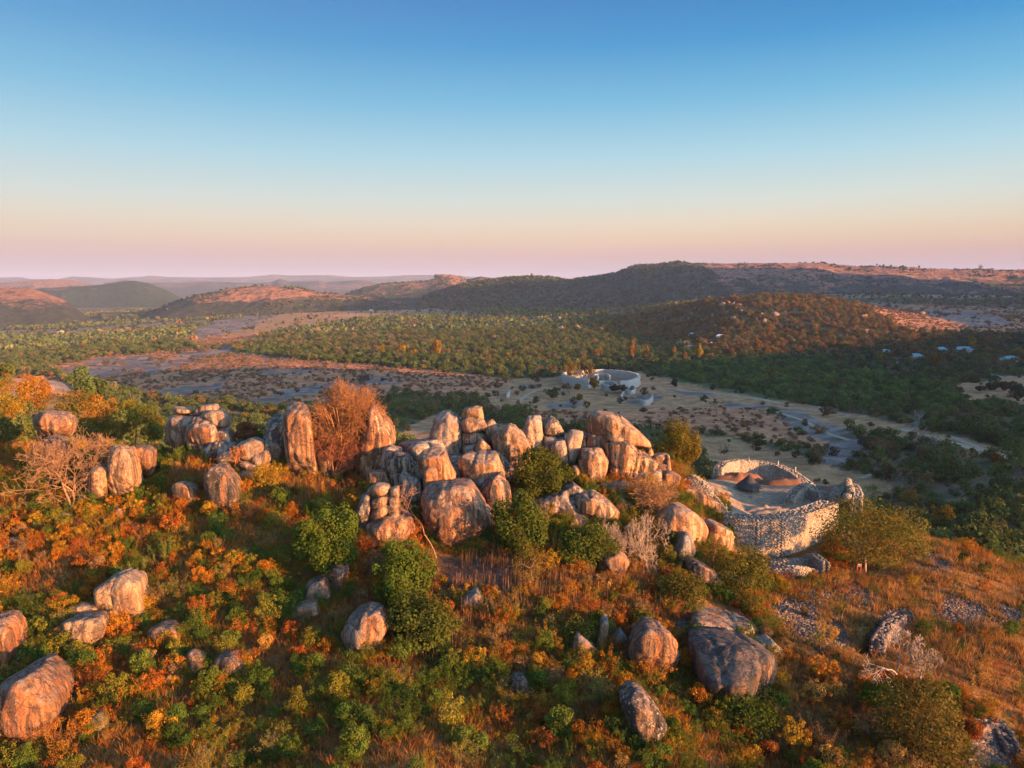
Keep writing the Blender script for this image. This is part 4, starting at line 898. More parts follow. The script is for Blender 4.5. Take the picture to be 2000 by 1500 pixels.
def turret(px, py, Y, h, r, label):
    q = atY(px, py, Y); org = (q[0], q[1], q[2] - h)
    rows = int(h / .22); cs, sx, sy, sz, yw = [], [], [], [], []
    g = np.random.default_rng(int(px))
    for k in range(rows):
        m = int(2 * math.pi * r / .36)
        for j in range(m):
            a = (j + .5 * (k % 2)) / m * 2 * math.pi
            cs.append((math.cos(a) * r, math.sin(a) * r, (k + .5) * .22)); sx.append(.17); sy.append(.14); sz.append(.10); yw.append(a + math.pi / 2)
    v, f, t = boxes_np(np.array(cs), np.array(sx), np.array(sy), np.array(sz), np.array(yw), .12, int(px))
    root = empty("turret", org); tag(root, label, "turret", "small turrets on the stone tower wall")
    a = np.linspace(0, 2 * math.pi, 13)[:-1]; rr = r - .08
    cv = np.r_[np.c_[np.cos(a) * rr, np.sin(a) * rr, a * 0], np.c_[np.cos(a) * rr, np.sin(a) * rr, a * 0 + h]]
    i = np.arange(12); cf = np.r_[np.stack([i, (i + 1) % 12, (i + 1) % 12 + 12, i + 12], 1)]
    cv = np.r_[cv, [[0, 0, h + .05]]]; cf = np.r_[cf, np.stack([i + 12, (i + 1) % 12 + 12, np.full(12, 24), np.full(12, 24)], 1)]
    bm_ = bpy.data.meshes.new("core"); bm_.from_pydata(cv.tolist(), [], [tuple(dict.fromkeys(q_)) for q_ in cf.tolist()])
    obj("core", bm_, M_STONE, root)
    o = obj("stones", mesh_np("stones", v, f, attrs={'tint': .55 + t * .45}), M_STONE, root); o['kind'] = 'stuff'
turret(1656, 934, 120.5, 1.3, .5, "farthest of three round turrets on the stone tower wall")
turret(1662, 950, 118, 1.3, .5, "middle of three round turrets on the stone tower wall")
turret(1655, 964, 115.5, 1.2, .5, "nearest of three round turrets on the stone tower wall")
M_MONO = make_flat("monolith_stone", (.40, .34, .27))
for px, py, Y, h, l in [(1463, 892, 144, 1.3, "thickest standing stone, at the left end of the rear wall"), (1520, 900, 143, 1.4, "thin standing stone on the middle of the rear wall"), (1554, 912, 139, 1.4, "leaning standing stone at the right of the rear wall"),
                        (1524, 995, 103, 1.9, "single standing stone on the massive front wall"), (1419, 984, 106, 1.0, "stubby standing stone at the left corner of the front wall")]:
    q = atY(px, py, Y); bm = bmesh.new(); g = np.random.default_rng(int(px + py))
    bmesh.ops.create_cone(bm, segments=6, radius1=.17, radius2=.07, depth=h + .3, cap_ends=True)
    for v in bm.verts: v.co.x += v.co.z * g.uniform(-.05, .1); v.co.y *= .7; v.co.z += (h + .3) / 2 - .3
    me = bpy.data.meshes.new("standing_stone"); bm.to_mesh(me); bm.free()
    tag(obj("standing_stone", me, M_MONO, loc=(q[0], q[1], q[2] - h)), l, "standing stone", "standing stones on the enclosure walls")

# earth bank against the rear wall, inside the yard
def mound(label, px, py, Y, rx, ry, h, col, rz=0.0, name="earth_bank", cat="earth bank"):
    q = atY(px, py, Y); z0 = T(q[0], q[1]) - .4
    a = np.linspace(0, 2 * math.pi, 41)[:-1]; rr = np.linspace(0, 1, 12)
    A_, R_ = np.meshgrid(a, rr); X_ = np.cos(A_) * R_ * rx; Y_ = np.sin(A_) * R_ * ry
    Z_ = h * (1 - sstep(.25, 1.0, R_)) * (1 + .5 * fbm(X_ / 2 + px, Y_ / 2, o=3, s=5)) + fbm(X_ * .8 + px, Y_ * .8, o=4, s=6) * .5 * (1 - R_ ** 4)
    v = np.stack([X_, Y_, Z_], -1).reshape(-1, 3); i, j = np.meshgrid(np.arange(11), np.arange(40), indexing='ij')
    k = (i * 40 + j).ravel(); k1 = (i * 40 + (j + 1) % 40).ravel()
    o = obj(name, mesh_np(name, v, np.stack([k, k + 40, k1 + 40, k1], 1), smooth=True), make_flat("earth", col, scale=.8), loc=(q[0], q[1], z0)); o.rotation_euler.z = rz
    tag(o, label, cat, "earth banks in the hilltop yard")
mound("reddish earth bank under the left part of the rear wall", 1442, 930, 138.5, 7.0, 3.0, 1.5, (.19, .085, .045))
mound("reddish earth bank under the right part of the rear wall", 1532, 938, 134.5, 7.0, 2.6, 1.3, (.19, .09, .05), -.3)
mound("pale earth heap in front of the thatched shelter", 1478, 956, 127, 2.2, 1.4, .9, (.34, .25, .17))
mound("low bare earth rise in the middle of the yard", 1500, 985, 119, 7, 3.5, 1.0, (.30, .215, .145), .2)
# thatched conical shelter
def thatched_hut(px, py, Y):
    q = atY(px, py, Y); z0 = T(q[0], q[1])
    root = empty("thatched_hut", (q[0], q[1], z0)); tag(root, "dark conical thatched shelter in the enclosure yard", "hut")
    M_TH = make_flat("old_thatch", (.055, .055, .058), scale=3.0); M_PO = make_flat("hut_pole", (.10, .07, .05))
    g = np.random.default_rng(4); v, f = [], []
    for ring in range(6):
        r0, r1 = 2.35 * (1 - ring / 6), 2.35 * (1 - (ring + 1.35) / 6)
        z_0, z_1 = .75 + ring * .36, .75 + (ring + 1.35) * .36 + .05
        m = 40
        for k in range(m):
            a0, a1 = k / m * 2 * math.pi, (k + 1.05) / m * 2 * math.pi; d = g.uniform(-.10, .06); e = g.uniform(0, .06)
            b = len(v); r1_ = max(r1, .04)
            for a, r, z in ((a0, r0 + d, z_0 - abs(d) + e), (a1, r0 + d, z_0 - abs(d) + e), (a1, r1_, z_1 + e), (a0, r1_, z_1 + e)): v.append((math.cos(a) * r, math.sin(a) * r, z))
            f.append((b, b + 1, b + 2, b + 3))
    o = obj("thatch_roof", mesh_np("thatch_roof", v, f), M_TH, root)
    for k in range(8):
        a = k / 8 * 2 * math.pi; bm = bmesh.new(); bmesh.ops.create_cone(bm, segments=6, radius1=.07, radius2=.06, depth=1.1, cap_ends=True)
        for w in bm.verts: w.co += Vector((math.cos(a) * 1.9, math.sin(a) * 1.9, .5))
        me = bpy.data.meshes.new("pole"); bm.to_mesh(me); bm.free(); obj("pole", me, M_PO, root)
thatched_hut(1462, 958, 131)
# notice board on two posts
def notice_board():
    q = hit(1677, 1121, 60, 130); root = empty("notice_board", q); tag(root, "small notice board on two red posts below the spreading tree", "notice board")
    M_RED = make_flat("red_paint", (.34, .075, .035), .6, .2); M_BD = make_flat("board_face", (.22, .10, .075), .7, .15); M_HD = make_flat("board_heading", (.55, .45, .40), .7, .1)
    def bx(n, sx, sy, sz, x, y, z, mt, par=root):
        bm = bmesh.new(); bmesh.ops.create_cube(bm, size=1)
        for w in bm.verts: w.co = Vector((w.co.x * sx + x, w.co.y * sy + y, w.co.z * sz + z))
        me = bpy.data.meshes.new(n); bm.to_mesh(me); bm.free(); return obj(n, me, mt, par)
    for s in (-1, 1): bx("post", .08, .08, 1.5, s * .27, 0, .70, M_RED)
    b = bx("board", .64, .04, .42, 0, -.06, 1.24, M_BD)
    bx("heading", .5, .01, .08, 0, -.086, 1.36, M_HD, b)
    root.rotation_euler.z = .2
notice_board()

# ------------------------------------------------------------------ the great oval enclosure in the valley and small ruins
def plain_wall(name, label, cat, path, thick, group=None, parent=None, closed=False, mat=None, rows=6):
    Q, L = resample(path, 2.0); n = len(Q)
    tang = np.gradient(Q[:, :2], axis=0); tang /= np.linalg.norm(tang, axis=1)[:, None]; nor = np.stack([-tang[:, 1], tang[:, 0]], 1)
    org = np.array([Q[:, 0].mean(), Q[:, 1].mean(), Q[:, 2].min()]); v = []
    prof = [(-1, 0), (-1, .33), (-1, .66), (-1, 1), (1, 1), (1, .66), (1, .33), (1, 0)]
    for s, t in prof:
        z = Q[:, 2] + (Q[:, 3] - Q[:, 2]) * t + (vnoise(np.arange(n) * .9, np.zeros(n) + s) - .5) * (.5 if t == 1 else 0)
        v.append(np.c_[Q[:, :2] + nor * s * (thick / 2) * (1.15 - .3 * t), z])
    v = np.concatenate(v) - org; i = np.arange(n - 1); F = []
    for k in range(7): F.append(np.stack([k * n + i, k * n + i + 1, (k + 1) * n + i + 1, (k + 1) * n + i], 1))
    F.append(np.array([[0, 3 * n, 4 * n, 7 * n], [n - 1, 8 * n - 1, 5 * n - 1, 4 * n - 1]]))
    o = obj(name, mesh_np(name, v, np.concatenate(F)), mat, parent, org if parent is None else org - np.array(parent.location))
    if parent is None: tag(o, label, cat, group)
    return o
def far_stone():
    m, nt = newmat("far_masonry"); n = N(nt); pos = n('ShaderNodeNewGeometry').outputs['Position']
    c = n.mix(n.ramp(n.noise(n.scalev(pos, (.25, .25, .6)), 1.0, 6, .7), [(.35, 0.0), (.65, 1.0)]), (.34, .30, .25), (.46, .42, .36))
    c = n.mix(1.0, c, n.ramp(n.noise(n.scalev(pos, (2, 2, 5)), 1.0, 3, .7), [(.3, .75), (.7, 1.25)]), 'MULTIPLY')
    b = n('ShaderNodeBump', {'Strength': .6, 'Distance': .3, 'Height': n.noise(n.scalev(pos, (1.5, 1.5, 4)), 1.0, 3, .6)})
    bs = n('ShaderNodeBsdfPrincipled', {'Base Color': c, 'Roughness': .9, 'Specular IOR Level': .2, 'Normal': b.outputs[0]}); n('ShaderNodeOutputMaterial', {0: bs.outputs[0]}); return m
M_FARST = far_stone()
def gpath(lst, h, lift=0):
    out = []
    for px, py in lst:
        q = hit(px, py, 300, 2500); out.append((q[0], q[1], q[2] - .6, q[2] + h + lift))
    return out
ge = empty("stone_enclosure", hit(1172, 752, 400, 2000)); tag(ge, "great oval stone enclosure with trees inside, in the valley", "stone enclosure")
# base line of the ring wall in the photograph, clockwise from the left end
ring_l = [(1151,758),(1135,756),(1118,753),(1105,749),(1100,746),(1101,743),(1110,740),(1125,739)]
ring_r = [(1125,739),(1150,737),(1180,736),(1205,738),(1228,741),(1243,746),(1247,751),(1241,756),(1227,760),(1210,761)]
plain_wall("ring_wall", None, None, gpath(ring_l, 8.8), 4.0, parent=ge, mat=M_FARST)
plain_wall("ring_wall", None, None, gpath(ring_r, 8.8), 4.0, parent=ge, mat=M_FARST)
plain_wall("gate_wall", None, None, gpath([(1176,761),(1184,764),(1196,765),(1206,763)], 6.0), 3.0, parent=ge, mat=M_FARST)
plain_wall("inner_wall", None, None, gpath([(1160,741),(1172,740),(1185,741),(1191,744)], 6.0), 2.0, parent=ge, mat=M_FARST)
plain_wall("inner_wall", None, None, gpath([(1165,752),(1180,750),(1195,751),(1203,755)], 4.0), 2.0, parent=ge, mat=M_FARST)
plain_wall("passage_wall", None, None, gpath([(1166,741),(1168,745),(1166,750)], 5.0), 2.0, parent=ge, mat=M_FARST)
RU = "small ruined walls beside the great oval enclosure"
plain_wall("ruined_wall", "crescent of ruined wall just right of the dark bushes by the oval enclosure", "ruined wall", gpath([(1222,768),(1232,771),(1239,769),(1240,763),(1234,760),(1226,762)], 4.0), 1.6, RU, mat=M_FARST)
plain_wall("ruined_wall", "pale boat shaped wall below and right of the oval enclosure", "ruined wall", gpath([(1251,790),(1258,793),(1268,790),(1274,784),(1274,779)], 4.5), 1.6, RU, mat=M_FARST)
plain_wall("ruined_wall", "broken low wall between the crescent and the boat shaped wall", "ruined wall", gpath([(1213,776),(1217,770),(1225,767)], 2.5), 1.5, RU, mat=M_FARST)
plain_wall("ruined_wall", "stubby wall end standing left of the round green bush in the valley", "ruined wall", gpath([(990,778),(995,774),(992,770)], 4.5), 1.5, RU, mat=M_FARST)

# ------------------------------------------------------------------ houses
M_WALLW = make_flat("house_plaster", (.60, .56, .50), .8, .15); M_ROOFB = make_flat("blue_grey_sheet_roof", (.34, .42, .50), .5, .2, 1.2); M_ROOFT = make_flat("teal_sheet_roof", (.12, .25, .30), .5, .2, 1.2); M_ROOFR = make_flat("thatch_far", (.22, .17, .12)); M_GLASS = make_flat("window_dark", (.03, .035, .045), .2, .1)
def house(px, py, w, d, h, rh, rz, label, roof, group, hip=True, ymax=3500):
    q = hit(px, py, 300, ymax); root = empty("house", q); root.rotation_euler.z = rz; tag(root, label, "house", group)
    def mk(n, vs_, fs_, m, par=root):
        me = bpy.data.meshes.new(n); me.from_pydata(vs_, [], fs_); return obj(n, me, m, par)
    x, y = w / 2, d / 2
    wl = mk("wall", [(-x,-y,-1),(x,-y,-1),(x,y,-1),(-x,y,-1),(-x,-y,h),(x,-y,h),(x,y,h),(-x,y,h)], [(0,1,5,4),(1,2,6,5),(2,3,7,6),(3,0,4,7)], M_WALLW)
    X, Yy, i = x + .7, y + .7, (min(x, y) * .9 if hip else 0)
    mk("roof", [(-X,-Yy,h-.15),(X,-Yy,h-.15),(X,Yy,h-.15),(-X,Yy,h-.15),(-X+i,0,h+rh),(X-i,0,h+rh)], [(0,1,5,4),(1,2,5),(2,3,4,5),(3,0,4),(3,2,1,0)], roof)
    k = max(2, int(w / 4))
    for j in range(k):
        cx = -x + (j + .5) * w / k
        mk("window" if j != k // 2 else "door", [(cx-.6,-y-.03,.9 if j != k // 2 else 0),(cx+.6,-y-.03,.9 if j != k // 2 else 0),(cx+.6,-y-.03,2.2),(cx-.6,-y-.03,2.2),(cx-.6,-y+.05,.9),(cx+.6,-y+.05,.9),(cx+.6,-y+.05,2.2),(cx-.6,-y+.05,2.2)], [(0,1,2,3),(4,0,3,7),(1,5,6,2)], M_GLASS)
HO = "low houses among the trees on the lit hillside"; HR = "teal roofed houses among trees on the right"; HF = "far farmhouses on the tan fields"
for a in [(1333,676,19,11,3.2,4.6,.25,"largest blue roofed house on the lit hillside",M_ROOFB,HO),(1351,658,11,9,3.5,4.0,0,"pointed white roofed house above the largest blue roofed house",M_ROOFB,HO),(1354,667,8,6,3,2,.2,"pale annexe directly under the pointed white roofed house",M_ROOFB,HO),(1350,681,14,7,3,2.4,-.1,"long low pale house right of the largest blue roofed house",M_ROOFB,HO),
          (1388,675,9,7,3,2.4,.4,"small blue house right of the row of golden trees",M_ROOFB,HO),(1406,660,12,8,3,3,-.2,"pale blue house farther right among the hillside trees",M_ROOFB,HO),(1372,674,8,6,3,2.2,.1,"dark blue roofed hut between two hillside houses",M_ROOFT,HO),
          (1728,691,12,9,3,3,.2,"leftmost teal roofed house on the right",M_ROOFT,HR),(1787,700,16,9,3,3,0,"long teal house behind brown trees on the right",M_ROOFT,HR),(1837,687,14,9,3,3.4,.2,"teal house with steep roof near the bare hillside",M_ROOFT,HR),(1881,687,22,10,3,3.6,-.1,"widest teal roofed house on the right",M_ROOFT,HR),(1972,707,17,10,4,3,0,"grey teal house at the edge of the right clearing",M_ROOFT,HR),
          (960,588,16,9,4,3,0,"far white shed on the plain below the pointed hill",M_WALLW,HF,True,6000),(1068,588,26,14,5,4,.2,"far white farmhouse below the dark green ridge",M_WALLW,HF,True,6000),(635,602,16,9,4,3,0,"white farm hut at the left end of the tan fields",M_WALLW,HF,True,6000),(730,597,13,9,4,3,0,"farm hut near dark round trees in the tan fields",M_WALLW,HF,True,6000),(725,607,12,9,4,3,0,"small reddish farm hut in the middle of the tan fields",M_ROOFR,HF,True,6000),(795,599,13,9,4,3,0,"farm hut at the right end of the tan fields",M_WALLW,HF,True,6000),(120,652,15,12,5,4,0,"white hut at the foot of the left granite dome",M_WALLW,HF,True,6000)]:
    house(*a)
# ------------------------------------------------------------------ plants: builders
def leafcloud(blobs, n, size, seed, up=.25, shell=.55, aspect=.62):
    """leaf faces scattered through the outer shell of a crown made of blobs (x, y, z, rx, ry, rz)"""
    g = np.random.default_rng(seed); B = np.array(blobs, float)
    w = (B[:, 3] * B[:, 4]) ** 1.0; k = g.choice(len(B), n, p=w / w.sum())
    d = g.normal(size=(n, 3)); d /= np.linalg.norm(d, axis=1)[:, None]
    rad = shell + (1.05 - shell) * g.random(n) ** .6
    p = B[k, :3] + d * B[k, 3:] * rad[:, None]
    nn = d + g.normal(size=(n, 3)) * .55 + np.array([0, 0, up]); nn /= np.linalg.norm(nn, axis=1)[:, None]
    t = np.cross(nn, g.normal(size=(n, 3))); t /= np.linalg.norm(t, axis=1)[:, None] + 1e-9
    b = np.cross(nn, t); s = size * g.uniform(.55, 1.4, n)[:, None]
    t = t * s * .5; b = b * s * .5 * aspect
    v = np.stack([p - t, p - b, p + t, p + b], 1).reshape(-1, 3)
    f = np.arange(4 * n).reshape(n, 4)
    clump = np.repeat(g.random(len(B))[k] * .45 + g.random(n) * .55, 4)
    return v, f, clump
def crown_blobs(w, h, m, seed, z0=0.0, flat=1.0, rr=(.26, .42)):
    g = np.random.default_rng(seed); out = [(0, 0, z0, w * .30, w * .30, h * .34)]
    for i in range(m):
        d = g.normal(size=3); d /= np.linalg.norm(d); d[2] = d[2] * flat
        r = g.uniform(*rr); q = 1 - r * .82
        out.append((d[0] * w / 2 * q, d[1] * w / 2 * q, z0 + d[2] * h / 2 * q, r * w / 2, r * w / 2, r * h / 2 * 1.05))
    return out
def tubes(segs, sides=4):
    S = np.array(segs, float)                       # p0 p1 r0 r1
    p0, p1, r0, r1 = S[:, :3], S[:, 3:6], S[:, 6], S[:, 7]
    d = p1 - p0; d /= np.linalg.norm(d, axis=1)[:, None] + 1e-9
    a = np.where(np.abs(d[:, 2:3]) < .9, np.array([[0, 0, 1.0]]), np.array([[1.0, 0, 0]]))
    u = np.cross(d, a); u /= np.linalg.norm(u, axis=1)[:, None] + 1e-9; w = np.cross(d, u)
    th = np.arange(sides) / sides * 2 * math.pi
    ring = np.cos(th)[None, :, None] * u[:, None] + np.sin(th)[None, :, None] * w[:, None]
    v = np.concatenate([p0[:, None] + ring * r0[:, None, None], p1[:, None] + ring * r1[:, None, None]], 1)
    i = np.arange(sides); f = np.stack([i, (i + 1) % sides, (i + 1) % sides + sides, i + sides], 1)
    F = (f[None] + (np.arange(len(S)) * 2 * sides)[:, None, None]).reshape(-1, 4)
    return v.reshape(-1, 3), F
def grow(p, d, L, r, depth, out, g, spread=.55, upw=.12, kids=(2, 3), shrink=(.68, .86), rmin=.012, nseg=3, wob=.16):
    p = np.array(p, float); d = np.array(d, float)
    for k in range(nseg):
        d = d + g.normal(size=3) * wob; d[2] += upw * .3; d /= np.linalg.norm(d)
        q = p + d * L / nseg; r2 = max(r * (1 - .25 / nseg), rmin)
        out.append((*p, *q, r, r2)); p, r = q, r2
        if depth > 0 and k < nseg - 1 and g.random() < .30:
            e = d + g.normal(size=3) * spread * 1.2; e[2] += upw; e /= np.linalg.norm(e)
            grow(p, e, L * .6, max(r * .55, rmin), depth - 2, out, g, spread, upw, kids, shrink, rmin, nseg, wob)
    if depth <= 0: return
    for k in range(int(g.integers(kids[0], kids[1] + 1))):
        e = d + g.normal(size=3) * spread; e[2] += upw; e /= np.linalg.norm(e)
        grow(p, e, L * g.uniform(*shrink), max(r * g.uniform(.55, .75), rmin), depth - 1, out, g, spread, upw, kids, shrink, rmin, nseg, wob)
def simple_trunk(h, r, w, seed, k=5, lean=.1):
    g = np.random.default_rng(seed); out = []
    p = np.zeros(3) - np.array([0, 0, .4]); d = np.array([g.normal() * lean, g.normal() * lean, 1.0])
    for i in range(3):
        q = p + d * (h * .5 + .4) / 3; out.append((*p, *q, r * (1 - i * .15), r * (.85 - i * .15))); p = q; d = d + g.normal(size=3) * .1
    for i in range(k):
        a = g.uniform(0, 6.28); e = p + np.array([math.cos(a) * w * .33, math.sin(a) * w * .33, h * g.uniform(.15, .4)]); m = (p + e) / 2 + g.normal(size=3) * .1 * w * .3
        out.append((*p, *m, r * .5, r * .35)); out.append((*m, *e, r * .35, r * .12))
    return out
def bark_mesh(segs, sides=4):
    v, f = tubes(segs, sides); return mesh_np("trunk", v, f, smooth=True)
GREEN_D = (.075, .105, .018); GREEN = (.085, .118, .018); OLIVE = (.15, .13, .024); OLIVE_D = (.115, .10, .022); GOLD = (.30, .18, .024); AMBER = (.33, .15, .022); RUST = (.22, .075, .022); STRAW = (.28, .17, .065); BROWN = (.13, .085, .045); PINKISH = (.24, .145, .105); LIME = (.14, .17, .03)
BARKC = (.16, .115, .08); PALEB = (.34, .25, .18); ORB = (.34, .19, .10)
HERO = []
def frame(basepx, crown, y0=46, y1=420, Y=None):
    """base point, metres per pixel, crown centre offset, width and height in metres"""
    q = hit(basepx[0], basepx[1], y0, y1) if Y is None else None
    if q is None:
        q = atY(basepx[0], basepx[1], Y)
    k = math.sqrt(q[0] ** 2 + q[1] ** 2 + q[2] ** 2) / math.sqrt(FPX ** 2 + (basepx[0] - 1000) ** 2 + (basepx[1] - 750) ** 2)
    cx, cy, w, h = crown
    top = atY(cx, cy, q[1])
    return q, k, top - q, w * k, h * k * 1.05
def leafy(name, label, cat, group, base, crown, col, n, leaf, seed, m=26, bark=BARKC, flat=1.0, rr=(.13, .46), tr=.16, y0=46, y1=420, Y=None, up=.25):
    q, k, off, w, h = frame(base, crown, y0, y1, Y)
    root = empty(name, q); tag(root, label, cat, group)
    bl = crown_blobs(w, h, m, seed, 0, flat, rr)
    bl = [(b[0] + off[0], b[1] + off[1], b[2] + max(off[2], h * .35), *b[3:]) for b in bl]
    v, f, t = leafcloud(bl, n, leaf, seed + 1, up)
    o = obj("foliage", mesh_np("foliage", v, f, attrs={'tint': t}), M_LEAF, root); o.color = (*col, 1)
    s = simple_trunk(max(off[2], .5) * 1.35, tr, w, seed + 2)
    s = [(*(np.array(x[:3]) + off * [1, 1, 0] * np.clip(x[2] / max(off[2], .5), 0, 1)), *(np.array(x[3:6]) + off * [1, 1, 0] * np.clip(x[5] / max(off[2], .5), 0, 1)), x[6], x[7]) for x in s]
    b = obj("trunk", bark_mesh(s), M_BARK, root); b.color = (*bark, 1)
    HERO.append((q[0], q[1], w / 2, base)); return root
def bare(name, label, cat, group, base, height_px, width_px, col, depth, seed, r=.14, spread=.55, upw=.12, kids=(2, 3), lean=(0, 0), L=None, trunks=1, y0=46, y1=420, Y=None, rmin=.012, leaves=None, sides=4):
    q, k, off, w, h = frame(base, (base[0], base[1] - height_px / 2, width_px, height_px), y0, y1, Y)
    g = np.random.default_rng(seed); segs, main = [], []
    for t in range(trunks):
        d = np.array([lean[0] + g.normal() * .25 * (trunks > 1), lean[1] + g.normal() * .2 * (trunks > 1), 1.0])
        grow((g.normal() * .15 * (trunks > 1), g.normal() * .15 * (trunks > 1), -.3), d / np.linalg.norm(d), 1.0, r, depth, segs, g, spread, upw, kids, rmin=.02)
    S = np.array(segs)
    xs = np.r_[S[:, 0], S[:, 3]]; zs = np.r_[S[:, 2], S[:, 5]]
    sx = w / max(xs.max() - xs.min(), .1); sz = h / max(zs.max(), .1)
    for c in (0, 1, 3, 4): S[:, c] *= sx
    S[:, 2] *= sz; S[:, 5] *= sz
    S[:, 6:] = np.maximum(S[:, 6:] / r * r, rmin)
    thick = S[:, 6] > r * .45
    root = empty(name, q); tag(root, label, cat, group)
    v, f = tubes(S[thick] if thick.any() else S[:2], 6)
    a = obj("trunk", mesh_np("trunk", v, f, smooth=True), M_BARK, root); a.color = (*col, 1)
    v, f = tubes(S[~thick], 3)
    b = obj("branches", mesh_np("branches", v, f), M_BARK, root); b.color = (*[min(c * 1.05, 1) for c in col], 1)
    if leaves:
        n, sz_, lc = leaves; tips = S[~thick][:, 3:6]; gi = g.integers(0, len(tips), n)
        bl = tips[gi] + g.normal(size=(n, 3)) * .15
        vv, ff, tt = leafcloud([(*p_, .2, .2, .2) for p_ in bl[:400]], n, sz_, seed + 3)
        c = obj("foliage", mesh_np("foliage", vv, ff, attrs={'tint': tt}), M_LEAF, root); c.color = (*lc, 1)
    HERO.append((q[0], q[1], w * .3, base)); return root

def twig_dome(name, label, cat, group, base, crowns, n, col, seed, Y, r=.03, hang=0.0):
    """a leafless crown of very many fine crooked twigs that fills the given blobs (px x, px y, px w, px h)"""
    g = np.random.default_rng(seed); q = atY(base[0], base[1], Y); k = np.linalg.norm(q) / math.sqrt(FPX ** 2 + (base[0] - 1000) ** 2 + (base[1] - 750) ** 2)
    limb, tw = [], []
    for (cx, cy, w, h) in crowns:
        c = atY(cx, cy, Y) - q; W, H = w * k / 2, h * k / 2
        m = int(n * w * h / sum(a[2] * a[3] for a in crowns))
        for i in range(max(5, m // 60)):
            d = g.normal(size=3); d /= np.linalg.norm(d); e = c + d * np.array([W, W * .8, H]) * .75; mid = e * .5 + g.normal(size=3) * .25
            limb += [(0, 0, 0, *mid, .13, .09), (*mid, *e, .09, .045)] if i % 2 == 0 else [(*(c * .6), *mid, .08, .06), (*mid, *e, .06, .035)]
        d = g.normal(size=(m, 3)); d /= np.linalg.norm(d, axis=1)[:, None]
        u = g.random(m)[:, None] ** .5
        nc = 55; dc = g.normal(size=(nc, 3)); dc /= np.linalg.norm(dc, axis=1)[:, None]; cc_ = c + dc * np.array([W, W * .85, H]) * (g.random((nc, 1)) ** .4) * .8; pk = g.integers(0, nc, m)
        for q_ in range(0, nc, 2): m1 = (cc_[q_] + c * .5) * .55 + g.normal(size=3) * .2; limb += [(*(c * .5), *m1, .07, .05), (*m1, *cc_[q_], .05, .022)]
        p0 = cc_[pk] + d * min(W, H) * .30 * u; d = dc[pk] * .9 + d * .5
        e = d + g.normal(size=(m, 3)) * .7; e[:, 2] += .1 - hang; e /= np.linalg.norm(e, axis=1)[:, None]
        L = g.uniform(.35, 1.0, (m, 1)) * min(W, H) * .42
        p1 = p0 + e * L * .5; e2 = e + g.normal(size=(m, 3)) * .6; p2 = p1 + e2 * L * .4; e3 = e + g.normal(size=(m, 3)) * .8; p3 = p1 + e3 * L * .35
        o_ = np.ones((m, 1))
        tw += [np.c_[p0, p1, o_ * r, o_ * r * .8], np.c_[p1, p2, o_ * r * .8, o_ * r * .5], np.c_[p1, p3, o_ * r * .7, o_ * r * .45]]
    root = empty(name, q); tag(root, label, cat, group)
    v, f = tubes(limb, 6); a = obj("trunk", mesh_np("trunk", v, f, smooth=True), M_BARK, root); a.color = (*[q_ * 1.15 for q_ in col], 1)
    v, f = tubes(np.concatenate(tw), 3); b = obj("branches", mesh_np("branches", v, f), M_BARK, root); b.color = (*[q_ * .85 for q_ in col], 1); b['kind'] = 'stuff'
    HERO.append((q[0], q[1], 2.0, base)); return root

# ------------------------------------------------------------------ the trees one can pick out on the hill
EG = "dense evergreen trees among the boulders"; BT = "leafless trees on the hill"; OL = "olive trees on the hill"; LR_ = "gold and olive trees on the left crest"
leafy("evergreen_tree", "round dense evergreen left of the cracked stack, lit on its right", "tree", EG, (640,1135), (640,1048,128,150), GREEN, 9000, .30, 301)
leafy("evergreen_tree", "dense evergreen below the rust streaked rock, upper of a pair", "tree", EG, (795,1180), (788,1122,132,138), GREEN, 9000, .30, 302)
leafy("evergreen_tree", "lower olive green bushy tree merging into the evergreen below the streaked rock", "tree", EG, (830,1262), (830,1206,150,105), (.085,.098,.02), 6500, .28, 303)
leafy("evergreen_tree", "round evergreen between the lit cone and the capped outcrop", "tree", EG, (1062,1000), (1063,930,122,112), (.09,.098,.018), 8500, .32, 304, Y=91)
leafy("evergreen_tree", "lower evergreen right of the great streaked boulder", "tree", EG, (1012,1090), (1012,1028,112,135), (.08,.098,.018), 8500, .31, 305, y1=90)
leafy("evergreen_tree", "low green bush with yellow leaves below the pale lower boulder", "tree", EG, (1150,1108), (1150,1068,128,78), (.095,.11,.02), 6500, .26, 306, y1=90)
leafy("evergreen_tree", "green thicket at the foot of the wide black rock face", "bush", EG, (1465,1412), (1462,1388,180,75), GREEN_D, 7000, .24, 307, m=30)
leafy("evergreen_tree", "dark green thicket at the lower right under the white bare tree", "bush", EG, (1745,1405), (1735,1375,110,80), GREEN, 5000, .24, 308)
leafy("broadleaf_tree", "large dull olive tree at the lower right corner", "tree", OL, (1815,1490), (1815,1425,205,165), (.15,.11,.026), 8500, .24, 309, m=36)
leafy("broadleaf_tree", "golden green tree like twin cones right of the capped outcrop", "tree", OL, (1330,920), (1322,868,92,100), (.155,.115,.02), 9000, .30, 310, Y=116, rr=(.2, .34), m=34)
leafy("spreading_tree", "broad spreading olive tree with a pale trunk beside the massive front wall", "tree", OL, (1690,1118), (1698,1036,222,135), (.17,.14,.03), 11000, .27, 311, m=44, flat=.75, bark=PALEB, tr=.2, rr=(.2, .34))
leafy("broadleaf_tree", "olive tree in front of the left end of the massive wall", "tree", OL, (1450,1170), (1452,1120,115,105), OLIVE, 6000, .25, 312, m=30)
leafy("broadleaf_tree", "dull olive bush on the dark slab below the cone shaped boulder", "bush", OL, (1335,1185), (1332,1150,112,80), OLIVE_D, 5000, .24, 313)
leafy("broadleaf_tree", "gold leaved tangle behind the peaked boulder on the right ridge", "tree", OL, (1265,1000), (1262,962,105,75), GOLD, 3200, .2, 314, Y=95)
